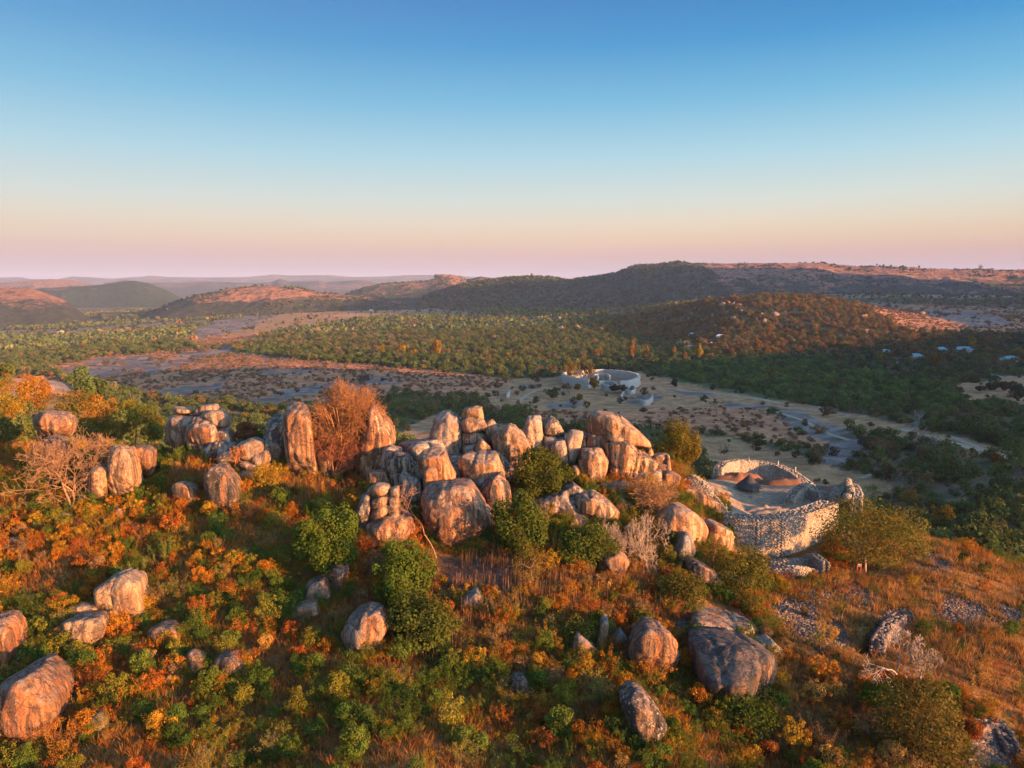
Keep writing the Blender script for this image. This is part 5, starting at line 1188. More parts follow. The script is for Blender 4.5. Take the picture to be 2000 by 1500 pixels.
leafy("broadleaf_tree", "bronze thicket draped over the smooth round tan boulder", "bush", OL, (1290,1090), (1270,1040,95,100), (.17,.11,.04), 3600, .15, 315, Y=84)
leafy("broadleaf_tree", "fine golden sapling below the lower evergreen", "tree", OL, (1040,1140), (1035,1100,70,80), (.22,.14,.03), 2200, .13, 316)
leafy("broadleaf_tree", "gold green bush at the foot of the tall lit pillar", "bush", OL, (520,960), (520,935,60,60), GOLD, 2600, .2, 317)
leafy("round_bush", "bright green round bush right of the stone tower", "bush", OL, (1703,978), (1703,961,38,34), LIME, 2500, .26, 318, y0=100, y1=300)
leafy("broadleaf_tree", "leafy bush with gold tips climbing the left side of the enclosure wall", "bush", OL, (1395,1110), (1395,1085,80,60), (.2,.14,.03), 2600, .18, 319)
leafy("broadleaf_tree", "small bushy green plant on the brown dome's left shoulder", "bush", OL, (1255,1232), (1256,1212,46,44), (.11,.12,.02), 1800, .2, 320)
leafy("broadleaf_tree", "olive bush growing over the arched tan rock", "bush", OL, (1135,1262), (1130,1235,72,66), OLIVE, 2600, .2, 321)
# bare ones
bare("bare_tree", "large pale leafless tree with many stems on the left", "tree", BT, (142,988), 150, 205, ORB, 6, 401, r=.17, spread=.62, trunks=4, kids=(2, 3), y1=130)
twig_dome("bare_tree", "huge dense leafless orange tree on top of the tall pillars", "tree", BT, (672,895), [(676,802,150,104),(634,835,84,90),(708,832,90,84),(675,852,110,84)], 8200, (.36,.165,.065), 402, 97.6, r=.024)
twig_dome("bare_tree", "drooping dark red lower half of the leafless thicket against the pillars", "tree", BT, (650,930), [(650,870,90,70),(690,880,70,75)], 1500, (.26,.095,.05), 403, 95.8, r=.022, hang=.5)
bare("bare_tree", "pinkish leafless tree leaning over the cracked stack", "tree", BT, (852,1075), 118, 130, (.30,.17,.11), 6, 404, r=.09, spread=.7, upw=.0, lean=(-.35, 0), y1=82, Y=78)
bare("bare_tree", "curved grey leafless tree behind the low green bush", "tree", BT, (1190,1130), 110, 95, (.26,.20,.16), 6, 405, r=.14, spread=.75, trunks=3, Y=80)
bare("bare_tree", "pale twisted dead tree beside the cone shaped boulder", "tree", BT, (1255,1125), 120, 105, (.34,.26,.20), 6, 406, r=.12, spread=.75, trunks=3, Y=81)
bare("bare_tree", "rusty leafless thicket on the crest above the smooth round boulder", "tree", BT, (1255,1000), 75, 120, (.32,.17,.08), 6, 407, r=.08, spread=.8, trunks=5, Y=93)
bare("bare_tree", "whitish leafless tree in front of the dark pit on the right slope", "tree", BT, (1752,1302), 78, 72, (.42,.34,.29), 6, 408, r=.09, spread=.5, Y=62.5)
bare("bare_tree", "greyish leafless shrub right of the whitish tree on the slope", "tree", BT, (1795,1320), 60, 80, (.30,.23,.17), 6, 409, r=.06, spread=.6, trunks=3, Y=62)
bare("bare_tree", "fallen pale branch below the whitish leafless tree", "branch", BT, (1752,1310), 30, 75, (.42,.33,.27), 4, 410, r=.07, spread=.7, lean=(-1.2, 0), upw=-.1, Y=61.5)
bare("dead_stump", "small dead stump with short forked arms right of the black rock face", "stump", BT, (1516,1360), 34, 22, (.30,.22,.17), 3, 411, r=.16, spread=.6, Y=64)
bare("dead_stump", "white dead branches lying beside the grey slab", "branch", BT, (1208,1280), 20, 30, (.5,.42,.36), 3, 412, r=.06, spread=.8, upw=-.2, Y=66)
bare("bare_tree", "orange leafless shrub on the front of the left knoll", "tree", BT, (460,905), 34, 40, (.36,.15,.06), 5, 413, r=.06, spread=.7, trunks=4, Y=96)
# left crest
for i, (bx, cr, c, l) in enumerate([((28,840),(28,775,78,85),GOLD,"tall golden tree at the left edge of the crest"), ((72,815),(66,765,60,70),AMBER,"amber tree next to the golden tree at the left edge"), ((140,825),(140,788,95,52),(.16,.12,.025),"wide olive gold tree behind the brown striped boulder"),
        ((200,840),(195,800,80,55),AMBER,"amber tree on the crest left of the green ones"), ((180,860),(180,828,85,55),OLIVE,"olive bush between the brown striped boulder and the bare tree"), ((275,835),(277,810,55,48),(.13,.15,.03),"green topped tree on the crest left of the left knoll"),
        ((300,865),(298,836,48,48),OLIVE,"round olive tree just left of the left knoll"), ((235,865),(230,838,60,50),(.17,.12,.03),"golden olive tree behind the banded boulder"), ((20,880),(18,845,60,60),(.13,.11,.03),"shadowy olive tree on the left edge below the crest"), ((110,850),(100,838,50,40),GREEN,"small green bush under the brown striped boulder"),
        ((250,800),(250,790,30,20),OLIVE,"tiny olive bush on the left crest skyline"), ((450,855),(485,846,50,36),(.20,.085,.04),"reddish bush in the dip between knoll and pillars"), ((490,880),(490,858,60,40),GREEN_D,"dark green bush in the dip between knoll and pillars")]):
    leafy("crest_tree", l, "tree", LR_, bx, cr, c, 3600, .27, 500 + i * 7, m=18, y0=60, y1=128, Y=(106 if i in (11, 12) else None))
# valley trees that stand out
VT = "single trees that stand out in the valley"
for i, (bx, cr, c, l) in enumerate([((1122,742),(1117,720,36,42),(.17,.11,.02),"dense golden tree inside the oval enclosure, left of two"), ((1150,742),(1149,721,30,40),(.13,.10,.03),"dense bronze tree inside the oval enclosure, right of two"), ((1161,763),(1161,747,21,20),(.24,.13,.02),"round golden tree in the gate of the oval enclosure"),
        ((1203,768),(1201,757,22,14),(.06,.05,.02),"dark wide bush in front of the oval enclosure's gate wall"), ((1218,767),(1217,758,16,13),(.12,.07,.02),"brown bush right of the dark wide bush by the gate wall"), ((1111,770),(1109,754,16,12),(.26,.16,.10),"pale orange tree in front of the enclosure's left wall"), ((1127,762),(1128,755,13,11),(.24,.14,.02),"small golden bush touching the enclosure's left wall"),
        ((1118,745),(1118,741,24,10),(.05,.06,.03),"dark flat topped bush against the enclosure's left wall"), ((1131,782),(1131,775,16,11),(.17,.13,.02),"round yellow bush alone below the oval enclosure"), ((1080,780),(1079,769,26,14),(.12,.11,.03),"thin olive tree left of the round yellow bush"), ((1319,757),(1318,747,14,16),(.06,.07,.03),"dark cone shaped bush right of the oval enclosure"),
        ((748,695),(748,682,22,22),(.30,.20,.015),"bright yellow leaning tree in the wooded valley"), ((783,695),(784,683,18,26),(.26,.17,.02),"slim yellow tree right of the bright leaning one"), ((810,695),(808,688,18,12),(.24,.15,.02),"low yellow bush trailing right of the slim tree"), ((852,693),(852,676,22,32),(.27,.15,.015),"tall golden poplar like tree in the wooded valley"),
        ((1235,706),(1235,678,14,46),(.24,.13,.03),"tallest bronze column tree left of the blue roofed houses"), ((1262,705),(1262,690,12,32),(.25,.14,.025),"second bronze column tree left of the blue roofed houses"), ((1169,700),(1169,689,17,20),(.27,.16,.015),"golden egg shaped tree above the oval enclosure"), ((1315,703),(1315,688,12,24),(.22,.13,.02),"slim olive gold tree below the largest blue roofed house"),
        ((1338,706),(1338,696,9,18),(.24,.12,.03),"short bronze column tree below the houses"), ((1366,704),(1366,685,17,28),(.27,.19,.015),"tall yellow tree with a bare stem below the houses"), ((1262,660),(1262,651,15,14),(.26,.12,.04),"orange dome tree left of the houses"), ((1322,650),(1322,643,28,18),(.25,.12,.05),"wide orange thicket above the houses"), ((1480,690),(1479,670,12,32),(.22,.12,.03),"bronze column tree on the lit hillside"),
        ((1720,710),(1720,696,12,28),(.25,.19,.02),"yellow spire tree left of the teal roofed houses"), ((1895,680),(1896,667,18,18),(.30,.20,.015),"yellow round tree behind the widest teal roofed house"), ((1990,700),(1990,688,22,18),(.26,.17,.02),"yellow tree at the right edge by the clearing"), ((1829,720),(1829,704,24,26),(.24,.12,.02),"amber tree between the teal houses"),
        ((993,812),(993,801,29,18),(.11,.17,.02),"round bright green bush in the valley behind the tall grey egg"), ((1920,762),(1940,754,26,16),(.09,.075,.03),"flat topped acacia on the left of the right clearing"), ((1963,764),(1962,753,24,16),(.085,.07,.03),"flat topped acacia in the middle of the right clearing"), ((1916,766),(1916,758,18,10),(.06,.07,.03),"small dark acacia in the right clearing"), ((1907,747),(1905,744,16,7),(.08,.08,.03),"tiny low shrub in the right clearing"), ((1988,775),(1990,762,28,24),(.07,.075,.03),"dark bushy acacia at the right edge of the clearing"),
        ((1480,880),(1480,880,12,10),(.07,.09,.03),"small dark green bush in the tawny clearing behind the capped outcrop"), ((1840,1034),(1837,1005,50,42),(.20,.14,.02),"golden tree on the edge of the right slope"), ((1781,1000),(1781,976,50,40),(.18,.12,.02),"gold tipped bush beyond the spreading tree"), ((1950,915),(1950,898,32,30),(.24,.12,.02),"amber tree by the path at the right edge"), ((1985,1075),(1980,1050,50,40),(.12,.14,.02),"bright green flat tree at the right edge above the slope"), ((1965,1015),(1950,992,48,40),(.12,.11,.04),"thin olive tree standing apart at the right"),
        ((1560,850),(1562,840,24,18),(.11,.14,.02),"lime tipped bush in the thicket behind the hilltop yard"), ((1598,846),(1600,838,36,16),(.26,.12,.03),"orange thicket beside the grey rock sheet"), ((1725,890),(1722,868,50,26),(.22,.12,.06),"pinkish brown spreading tree beside the rock sheet"), ((1708,885),(1706,876,42,22),(.05,.065,.02),"dark green spreading bush in front of the pinkish tree")]):
    leafy("valley_tree", l, "tree", VT, bx, cr, c, 1500 if bx[1] < 790 else 2200, (1.7 if bx[1] < 720 else 1.45) if bx[1] < 790 else .42, 600 + i * 5, m=12, y0=135, y1=2600, tr=.22)
BV = "leafless trees on the slope at the right"
for i, (bx, hh, ww, c, l) in enumerate([((1880,935),62,70,(.30,.17,.12),"largest pinkish leafless tree by the path at the right"), ((1980,952),48,42,(.16,.11,.09),"dark leafless tree standing at the right edge by the path"), ((1765,970),52,60,(.27,.17,.13),"wide pinkish leafless bush beyond the stone tower"), ((1735,975),42,40,(.26,.18,.15),"narrow mauve leafless tree next to the wide pinkish one"),
        ((1830,880),30,30,(.30,.20,.16),"pale leafless tree in front of the dark wood by the road"), ((1775,870),30,36,(.30,.18,.13),"rosy leafless tree left of the pale one by the road"), ((1785,842),42,30,(.30,.28,.26),"silvery leafless tree at the edge of the dark wood"), ((1470,880),22,10,(.12,.10,.08),"thin leafless tree in the tawny clearing"), ((1410,888),22,26,(.14,.09,.06),"small round leafless tree in the tawny clearing"),
        ((1930,1070),36,30,(.26,.18,.14),"leafless tree beyond the edge of the right slope"), ((1665,822),26,44,(.20,.16,.15),"grey leafless thicket above the rock sheet"), ((1110,780),20,22,(.24,.17,.14),"grey leafless tree below the enclosure's left wall"), ((1400,812),30,36,(.28,.15,.08),"orange leafless tree between cap slab and rock sheet"), ((1240,830),14,20,(.26,.14,.09),"small rosy leafless tree left of the cap slab")]):
    bare("bare_tree", l, "tree", BV, bx, hh, ww, c, 4, 700 + i, r=.16, spread=.6, trunks=2, y0=135, y1=1200, rmin=.05)
# ------------------------------------------------------------------ landmarks, used to say where a plant stands
LM_H = [((226,1165),"the largest pale boulder on the lower left"),((160,1235),"the streaked pale boulder on the lower left"),((320,1240),"the low tan boulder on the left"),((378,1300),"the tilted brown boulder"),((435,1308),"the dark flat boulder"),((40,1385),"the huge lower left boulder"),((10,1260),"the orange left edge boulder"),((188,1420),"the plain tan stone"),
        ((617,1155),"the spotted boulder"),((710,1240),"the blue grey dome boulder"),((917,1172),"the pale rounded stone"),((1017,1345),"the small black stone"),((1258,1410),"the tilted black boulder"),((1275,1275),"the grass capped brown dome"),((1150,1265),"the arched tan rock"),((1425,1300),"the black streaked rock face"),
        ((150,900),"the large left bare tree"),((210,920),"the large speckled boulder"),((425,945),"the dark slanting boulder"),((360,965),"the split tan boulder"),((385,850),"the left knoll"),((585,870),"the tall lit pillar"),((640,1048),"the round left evergreen"),((790,1125),"the upper paired evergreen"),((830,1206),"the lower paired bushy tree"),((760,1035),"the rust streaked rock"),
        ((900,1000),"the great streaked boulder"),((1012,1030),"the lower central evergreen"),((1060,930),"the evergreen by the lit cone"),((1150,1070),"the low yellow green bush"),((1210,1080),"the dead tree tangle"),((1320,1060),"the cone shaped boulder"),((1330,1150),"the dark orange slab"),((1450,1120),"the olive tree by the wall"),((1540,1110),"the terrace walls"),((1690,1040),"the spreading tree"),
        ((1735,1230),"the dark pit"),((1750,1280),"the whitish bare tree"),((1815,1420),"the lower right olive tree"),((1570,1220),"the big rubble fan"),((1885,1195),"the upper rubble patch"),((1465,1390),"the green thicket"),((1950,1440),"the collapsed wall"),((1820,1040),"the right slope path")]
LM_V = [((1172,748),"the oval enclosure"),((993,801),"the bright green valley bush"),((1260,785),"the boat shaped wall"),((1350,670),"the hillside houses"),((1650,950),"the stone tower"),((1480,905),"the rear wall"),((1328,868),"the twin cone tree"),((1470,870),"the tawny clearing"),((1600,890),"the dark rock sheet"),((1560,820),"the pale rock path"),((1880,860),"the pale road"),((1930,760),"the right clearing"),((1785,700),"the teal roofed houses"),
        ((1880,915),"the largest pinkish bare tree"),((1840,1005),"the golden slope tree"),((1765,970),"the wide pinkish bush"),((1720,870),"the pinkish spreading tree"),((1785,842),"the silvery bare tree"),((850,680),"the golden poplar like tree"),((760,685),"the bright yellow leaning tree"),((400,800),"the left knoll"),((680,800),"the dense orange tree"),((870,840),"the tall grey egg"),((1080,830),"the two toned boulder"),((1200,830),"the great cap slab"),((250,720),"the long dark rock sheet"),((360,760),"the lower dark rock sheet"),((580,770),"the middle rock sheet"),((60,750),"the orange lit shoulder"),((1703,961),"the bright round bush"),((1965,1000),"the thin standing olive tree"),((1985,1060),"the flat bright tree"),((1700,800),"the bright green wood")]
_used = {}
def where(px, py, lms):
    d = [(math.hypot((px - a) * .8, py - b), a, b, n) for (a, b), n in lms]; d.sort()
    def rel(e):
        dd, a, b, n = e; dx, dy = px - a, py - b
        if abs(dx) > abs(dy) * 2.2: r = "right of" if dx > 0 else "left of"
        elif abs(dy) > abs(dx) * 2.2: r = "below" if dy > 0 else "above"
        else: r = ("lower " if dy > 0 else "upper ") + ("right of" if dx > 0 else "left of")
        q = "just " if dd < 28 else "" if dd < 60 else "some way " if dd < 110 else "well "
        return q + r + " " + n
    return rel(d[0]), rel(d[1])
def unique_label(base, px, py, lms, extra):
    a, b = where(px, py, lms)
    for c in (f"{base} {a}", *(f"{e} {base} {a}" for e in extra), f"{base} {b}", *(f"{e} {base} {b}" for e in extra)):
        if len(c.split()) <= 16 and c not in _used: _used[c] = 1; return c
    for e in extra:
        for e2 in ("leaning", "lopsided", "ragged", "thin"):
            c = f"{e} {base} {a}"
    return f"{base} {a}"

# ------------------------------------------------------------------ shrubs of the slope: about three hundred of them, copies of a few kinds
def proto_shrub(kind, seed):
    g = np.random.default_rng(seed)
    if kind == 'dense': bl = crown_blobs(2.0, 1.7, 14, seed, .95); v, f, t = leafcloud(bl, 2600, .125, seed); st = simple_trunk(1.3, .05, 1.6, seed, 6)
    elif kind == 'loose': bl = crown_blobs(2.1, 1.9, 22, seed, 1.05, rr=(.12, .26)); v, f, t = leafcloud(bl, 1700, .115, seed); st = simple_trunk(1.6, .04, 2.0, seed, 9, .2)
    elif kind == 'wispy':
        st = []; 
        for k in range(9):
            a = g.uniform(0, 6.28); grow((0, 0, -.2), (math.cos(a) * .45, math.sin(a) * .45, 1), .85, .022, 3, st, g, .45, .1, (2, 2), rmin=.008)
        tips = np.array(st)[:, 3:6]; bl = [(*p, .16, .16, .16) for p in tips[g.integers(0, len(tips), 160)]]
        v, f, t = leafcloud(bl, 1200, .085, seed)
    else:                                              # upright stems with leaves along them
        st = []
        for k in range(13):
            a = g.uniform(0, 6.28); x, y = g.normal(size=2) * .4; e = np.array([x * 1.7, y * 1.7, g.uniform(1.3, 2.1)]); m = np.array([x * 1.2, y * 1.2, e[2] * .5])
            st += [(x, y, -.2, *m, .022, .016), (*m, *e, .016, .008)]
        bl = []
        for s in st: 
            for q in np.linspace(.3, 1, 4): bl.append((*(np.array(s[:3]) * (1 - q) + np.array(s[3:6]) * q), .17, .17, .2))
        v, f, t = leafcloud(bl, 1100, .10, seed)
    tv, tf = tubes(st, 3)
    return mesh_np("foliage", v, f, attrs={'tint': t}), mesh_np("stems", tv, tf)
PROTO = {k: [proto_shrub(k, 900 + 31 * i + hash_) for i in range(4)] for k, hash_ in (('dense', 1), ('loose', 2), ('wispy', 3), ('stems', 4))}
for l_ in PROTO.values():
    for a_, b_ in l_: a_.materials.append(M_LEAF); b_.materials.append(M_BARK)
SH_KIND = {'dense': ("leafy_shrub", "leafy bush"), 'loose': ("loose_shrub", "loose bush"), 'wispy': ("wispy_shrub", "wispy bush"), 'stems': ("upright_shrub", "upright shrub")}
CW = [("green", (.115, .15, .024)), ("deep green", (.075, .115, .02)), ("olive", (.19, .165, .024)), ("gold", (.36, .19, .022)), ("amber", (.38, .145, .02)), ("rust red", (.34, .10, .024)), ("straw", (.40, .22, .055)), ("brown", (.24, .14, .06))]
def zone_weights(px, py):
    """share of the colours by part of the slope: green gold ambers on the left, reds and dry stems in the middle, straw on the right"""
    if px > 1480 and py > 1120: return [2.5, 1.5, 3, 2, 2.5, 1.5, 3, 3]
    if 900 < px < 1300 and 1090 < py < 1330: return [1, .6, 2.5, 3, 2.5, 2.5, 1, 3]
    if 320 < px < 950 and py > 1240: return [6, 4.5, 5, 1.8, 1.4, 1, .2, .5]
    if px < 420: return [3.4, 2.0, 3.4, 2.6, 3.6, 2.4, .3, .8]
    if 480 < px < 760 and py < 1010: return [1.5, 1, 2, 2, 2, 2, 1, 2]
    return [3.6, 2.6, 3.4, 2.2, 2.8, 2.2, .5, 1]
foot = np.array([[o.location.x, o.location.y, max(o.dimensions.x, o.dimensions.y) * .33] for o in C.objects if o.name.startswith(('boulder', 'rock_slab', 'rock_block'))])
herof = np.array([[h[0], h[1], min(h[2], 2.2) * .7] for h in HERO if h[1] < 130])
def free_spot(x, y, pad):
    ok = np.ones(len(x), bool)
    for A in (foot, herof):
        for fx, fy, fr in A: ok &= (x - fx) ** 2 + (y - fy) ** 2 > (fr + pad) ** 2
    px, py = project(x, y, T(x, y))
    ok &= ~inpoly(ENCL, px, py) & ~inpoly([(1410,1000),(1640,975),(1690,940),(1690,975),(1620,1000),(1600,1100),(1620,1110),(1600,1135),(1480,1135),(1430,1090)], px, py)
    return ok, px, py
def slope_points(n, y0, y1, pad, gsd):
    g = np.random.default_rng(gsd)
    y = np.sqrt(g.uniform(y0 ** 2, y1 ** 2, n)); x = y * g.uniform(-.82, .82, n)
    ok, px, py = free_spot(x, y, pad)
    z = T(x, y); ok &= visible(x, y, z + .8) & (z > -50)
    return x[ok], y[ok], z[ok], px[ok], py[ok], g
x, y, z, px, py, g = slope_points(9000, 47, 118, .35, 77)
chosen = []
bare_pit = [(850,1090),(1010,1085),(1050,1130),(980,1165),(880,1160)]
for i in range(len(x)):
    if len(chosen) >= 296: break
    inb = inpoly(BRIGHTGRASS, px[i], py[i]) or any(inpoly(p_, px[i], py[i]) for p_ in RUBBLE)
    if inb and g.random() > .10: continue
    if inpoly(bare_pit, px[i], py[i]): continue
    if not (-60 < px[i] < 2060 and py[i] < 1560): continue
    s = g.uniform(.75, 1.45) * (.55 if inb else 1)
    if any((x[i] - a) ** 2 + (y[i] - b) ** 2 < ((s + c) * .72) ** 2 for a, b, c in chosen): continue
    chosen.append((x[i], y[i], s))
    w = np.array(zone_weights(px[i], py[i])) * np.exp(np.array([1, 1, .5, 0, -.5, -1, -.8, -.8]) * 3.0 * float(fbm(np.array([x[i] / 7 + 9]), np.array([y[i] / 7]), o=3, s=72)[0])); cn, cc = CW[g.choice(8, p=w / w.sum())]
    kind = g.choice(['dense', 'loose', 'wispy', 'stems'], p=[.22, .34, .28, .16] if not (900 < px[i] < 1300 and py[i] < 1330) else [.1, .25, .3, .35])
    if cn in ("green", "deep green") and kind == 'wispy': kind = 'dense'
    fm, sm = PROTO[kind][g.integers(0, 4)]
    nm, word = SH_KIND[kind]
    root = empty(nm, (x[i], y[i], z[i] - .05)); root.rotation_euler.z = g.uniform(0, 6.28); h_ = s * g.uniform(.8, 1.25); root.scale = (s, s, h_)
    size = "small" if s < .95 else "large" if s > 1.25 else "middling"
    tag(root, unique_label(f"{cn} {word}", px[i], py[i] - 14, LM_H, (size, "tall" if h_ > s * 1.08 else "squat" if h_ < s * .92 else "round", f"{size} tall" if h_ > s else f"{size} low")), "bush", "bushes on the boulder strewn slope")
    o = obj("foliage", fm, None, root); k_ = g.uniform(.8, 1.2); o.color = (*[c * k_ for c in cc], 1)
    b = obj("stems", sm, None, root); b.color = (*((.30, .15, .07) if cn in ("amber", "rust red") else (.20, .14, .09)), 1)

# ------------------------------------------------------------------ undergrowth, grass, stalks and rubble on the hill
def mass(name, cen, sc, cols, tmpl, jit, seed, mat=M_LEAFC):
    """many small plants in one mesh: leaf templates scaled to every spot"""
    g = np.random.default_rng(seed); n = len(cen)
    tv = [t[0] for t in tmpl]; K = len(tv[0]); pick = g.integers(0, len(tmpl), n)
    TV = np.stack(tv)[pick]; TT = np.stack([t[2] for t in tmpl])[pick]
    a = g.uniform(0, 6.28, n); c, s = np.cos(a)[:, None], np.sin(a)[:, None]
    v = np.stack([TV[..., 0] * c - TV[..., 1] * s, TV[..., 0] * s + TV[..., 1] * c, TV[..., 2]], -1) * sc[:, None, :] + cen[:, None, :]
    f = (np.arange(K).reshape(1, -1, tmpl[0][1].shape[1]) + (np.arange(n) * K)[:, None, None]).reshape(-1, tmpl[0][1].shape[1])
    col = cols[:, None, :] * (.55 + .9 * TT[..., None]) * g.uniform(1 - jit, 1 + jit, (n, 1, 1))
    o = obj(name, mesh_np(name, v.reshape(-1, 3), f, cols=col.reshape(-1, 3)), mat); tag(o, kind='stuff'); return o
def tmpl_bush(n, leaf, m, seed, h=1.0, z0=.45, rr=(.3, .5)):
    v, f, t = leafcloud(crown_blobs(2, 2 * h * .8, m, seed, z0, rr=rr), n, leaf, seed); return v, f, t
def tmpl_clump(n, leaf, seed):
    g = np.random.default_rng(seed); bl = []
    for q in range(int(g.integers(2, 5))):
        r = g.uniform(.35, .75); a = g.uniform(0, 6.28); d = g.uniform(0, .75); h = g.uniform(.45, 1.15)
        bl.append((math.cos(a) * d, math.sin(a) * d, h * .55, r, r * g.uniform(.7, 1), h * .5))
    v, f, t = leafcloud(bl, n, leaf, seed, .5, .75); return v, f, t
x, y, z, px, py, g = slope_points(24000, 46, 120, .1, 78)
inb = inpoly(BRIGHTGRASS, px, py); inr = np.zeros(len(px), bool)
for p_ in RUBBLE: inr |= inpoly(p_, px, py)
dens = fbm(x / 5, y / 5, o=3, s=71)
keep = (g.random(len(x)) < np.where(inb, .12, np.where(inr, .05, .85))) & ~inpoly(bare_pit, px, py) & (dens > -.35) & (px > -150) & (px < 2150) & (py < 1620)
x, y, z, px, py = [q[keep][:6200] for q in (x, y, z, px, py)]
# skirts of low growth round the feet of the boulders
sk = []
for fx_, fy_, fr_ in foot:
    for q_ in range(int(5 + fr_ * 6)):
        a_ = g.uniform(-2.9, -.2) if q_ % 4 else g.uniform(0, 6.28); d_ = fr_ * 1.08 + g.uniform(.0, .7); sk.append((fx_ + math.cos(a_) * d_, fy_ + math.sin(a_) * d_))
sk = np.array(sk); sz_ = T(sk[:, 0], sk[:, 1]); spx, spy = project(sk[:, 0], sk[:, 1], sz_)
m_ = ~inpoly(bare_pit, spx, spy) & (spy < 1620)
x, y, z, px, py = np.r_[x, sk[m_, 0]], np.r_[y, sk[m_, 1]], np.r_[z, sz_[m_]], np.r_[px, spx[m_]], np.r_[py, spy[m_]]
pat = fbm(x / 7 + 9, y / 7, o=3, s=72); pal = np.array([c for n_, c in CW])
cl = np.array([pal[g.choice(8, p=(lambda w: w / w.sum())(np.array(zone_weights(a, b)) * np.exp(np.array([1, 1, .5, 0, -.5, -1, -.8, -.8]) * 4.0 * q)))] for a, b, q in zip(px, py, pat)])
s = g.uniform(.30, .80, len(x))
big = g.random(len(x)) < .42
s = np.where(big, g.uniform(.55, 1.1, len(x)), g.uniform(.28, .6, len(x)))
src_ = {}
for o_ in C.objects:
    if o_.name.split('.')[0] == 'foliage' and o_.data not in src_: src_[o_.data] = o_
SHRUB_SRC = [src_[m_] for k_ in ('dense', 'loose', 'wispy', 'stems') for m_, _ in PROTO[k_] if m_ in src_]
SW_ = np.array([.5 if o_.data in [m_ for m_, _ in PROTO['dense']] else 1.0 for o_ in SHRUB_SRC])
scatter("shrubbery", np.c_[x, y, z - .05], g.uniform(0, 6.28, len(x)), np.c_[s, s, s * g.uniform(.7, 1.25, len(x))], g.choice(len(SHRUB_SRC), len(x), p=SW_ / SW_.sum()), cl * g.uniform(.75, 1.2, (len(x), 1)), SHRUB_SRC)
# grass: tufts of blades
def tmpl_tuft(nb, seed, spread=.35):
    g = np.random.default_rng(seed); v = []; t = []
    for k in range(nb):
        a = g.uniform(0, 6.28); r = g.random() * .16; x0, y0 = math.cos(a) * r, math.sin(a) * r; b = g.uniform(0, 6.28); w = .035
        tip = np.array([x0 + math.cos(a) * spread * g.uniform(.2, 1), y0 + math.sin(a) * spread * g.uniform(.2, 1), g.uniform(.6, 1.1)])
        v += [(x0 - math.cos(b) * w, y0 - math.sin(b) * w, -.05), (x0 + math.cos(b) * w, y0 + math.sin(b) * w, -.05), tuple(tip)]; t += [g.random()] * 3
    return np.array(v), np.arange(3 * nb).reshape(-1, 3), np.array(t)
x, y, z, px, py, g = slope_points(62000, 46, 122, 0, 79)
inb = inpoly(BRIGHTGRASS, px, py); inr = np.zeros(len(px), bool)
for p_ in RUBBLE: inr |= inpoly(p_, px, py)
bandn = fbm(x * .9 + y * .5, (y - x * .6) / 5, o=3, s=81)
keep = (g.random(len(x)) < np.where(inr, .08, np.where(inb, np.clip(.75 + bandn, .25, 1), .85))) & ~inpoly(bare_pit, px, py) & (px > -120) & (px < 2120) & (py < 1600)
x, y, z, px, py, inb, bandn = [q[keep] for q in (x, y, z, px, py, inb, bandn)]
m_ = g.random((len(x), 1))
gc = np.where(inb[:, None], np.array([.46, .25, .075]) * (1 - m_) + np.array([.36, .155, .045]) * m_, np.array([.40, .19, .042]) * (1 - m_) + np.array([.33, .115, .03]) * m_)
gr = (g.random(len(x)) < .12); gc[gr] = (.11, .11, .03)
h = g.uniform(.4, 1.05, len(x)) * np.where(inb, 1.05 + .7 * bandn, 1.05)
mass("dry_grass", np.c_[x, y, z], np.c_[h * .9 + .2, h * .9 + .2, h], gc, [tmpl_tuft(8, 60 + k, .6) for k in range(8)], .2, 6, M_GRASS)
# standing dry stalks
x, y, z, px, py, g = slope_points(13000, 60, 108, 0, 80)
ST = [[(1060,1130),(1260,1120),(1300,1200),(1180,1230),(1060,1200)],[(500,925),(700,930),(720,985),(520,980)],[(880,1150),(1060,1110),(1080,1210),(900,1230)],[(940,1010),(1010,1090),(960,1120),(900,1110)],[(330,900),(400,890),(410,960),(330,950)],[(700,1160),(900,1250),(880,1310),(720,1290)]]
ins = np.zeros(len(px), bool)
for p_ in ST: ins |= inpoly(p_, px, py)
x, y, z, px, py = [q[ins] for q in (x, y, z, px, py)]
def tmpl_stalk(seed):
    g = np.random.default_rng(seed); v = []; t = []
    for k in range(7):
        x0, y0 = g.normal(size=2) * .35; b = g.uniform(0, 3.14); w = .022; hh = g.uniform(.6, 1.15); tx, ty = g.normal(size=2) * .12
        v += [(x0 - math.cos(b) * w, y0 - math.sin(b) * w, -.1), (x0 + math.cos(b) * w, y0 + math.sin(b) * w, -.1), (x0 + tx + math.cos(b) * w * .6, y0 + ty + math.sin(b) * w * .6, hh), (x0 + tx - math.cos(b) * w * .6, y0 + ty - math.sin(b) * w * .6, hh)]; t += [g.random()] * 4
    return np.array(v), np.arange(28).reshape(-1, 4), np.array(t)
n = len(x); hh = g.uniform(1.1, 2.0, n); m_ = g.random((n, 1))
mass("dry_stalks", np.c_[x, y, z], np.c_[np.ones(n), np.ones(n), hh], np.array([.34, .16, .07]) * (1 - m_) + np.array([.22, .13, .06]) * m_, [tmpl_stalk(90 + k) for k in range(5)], .25, 7, M_GRASS)
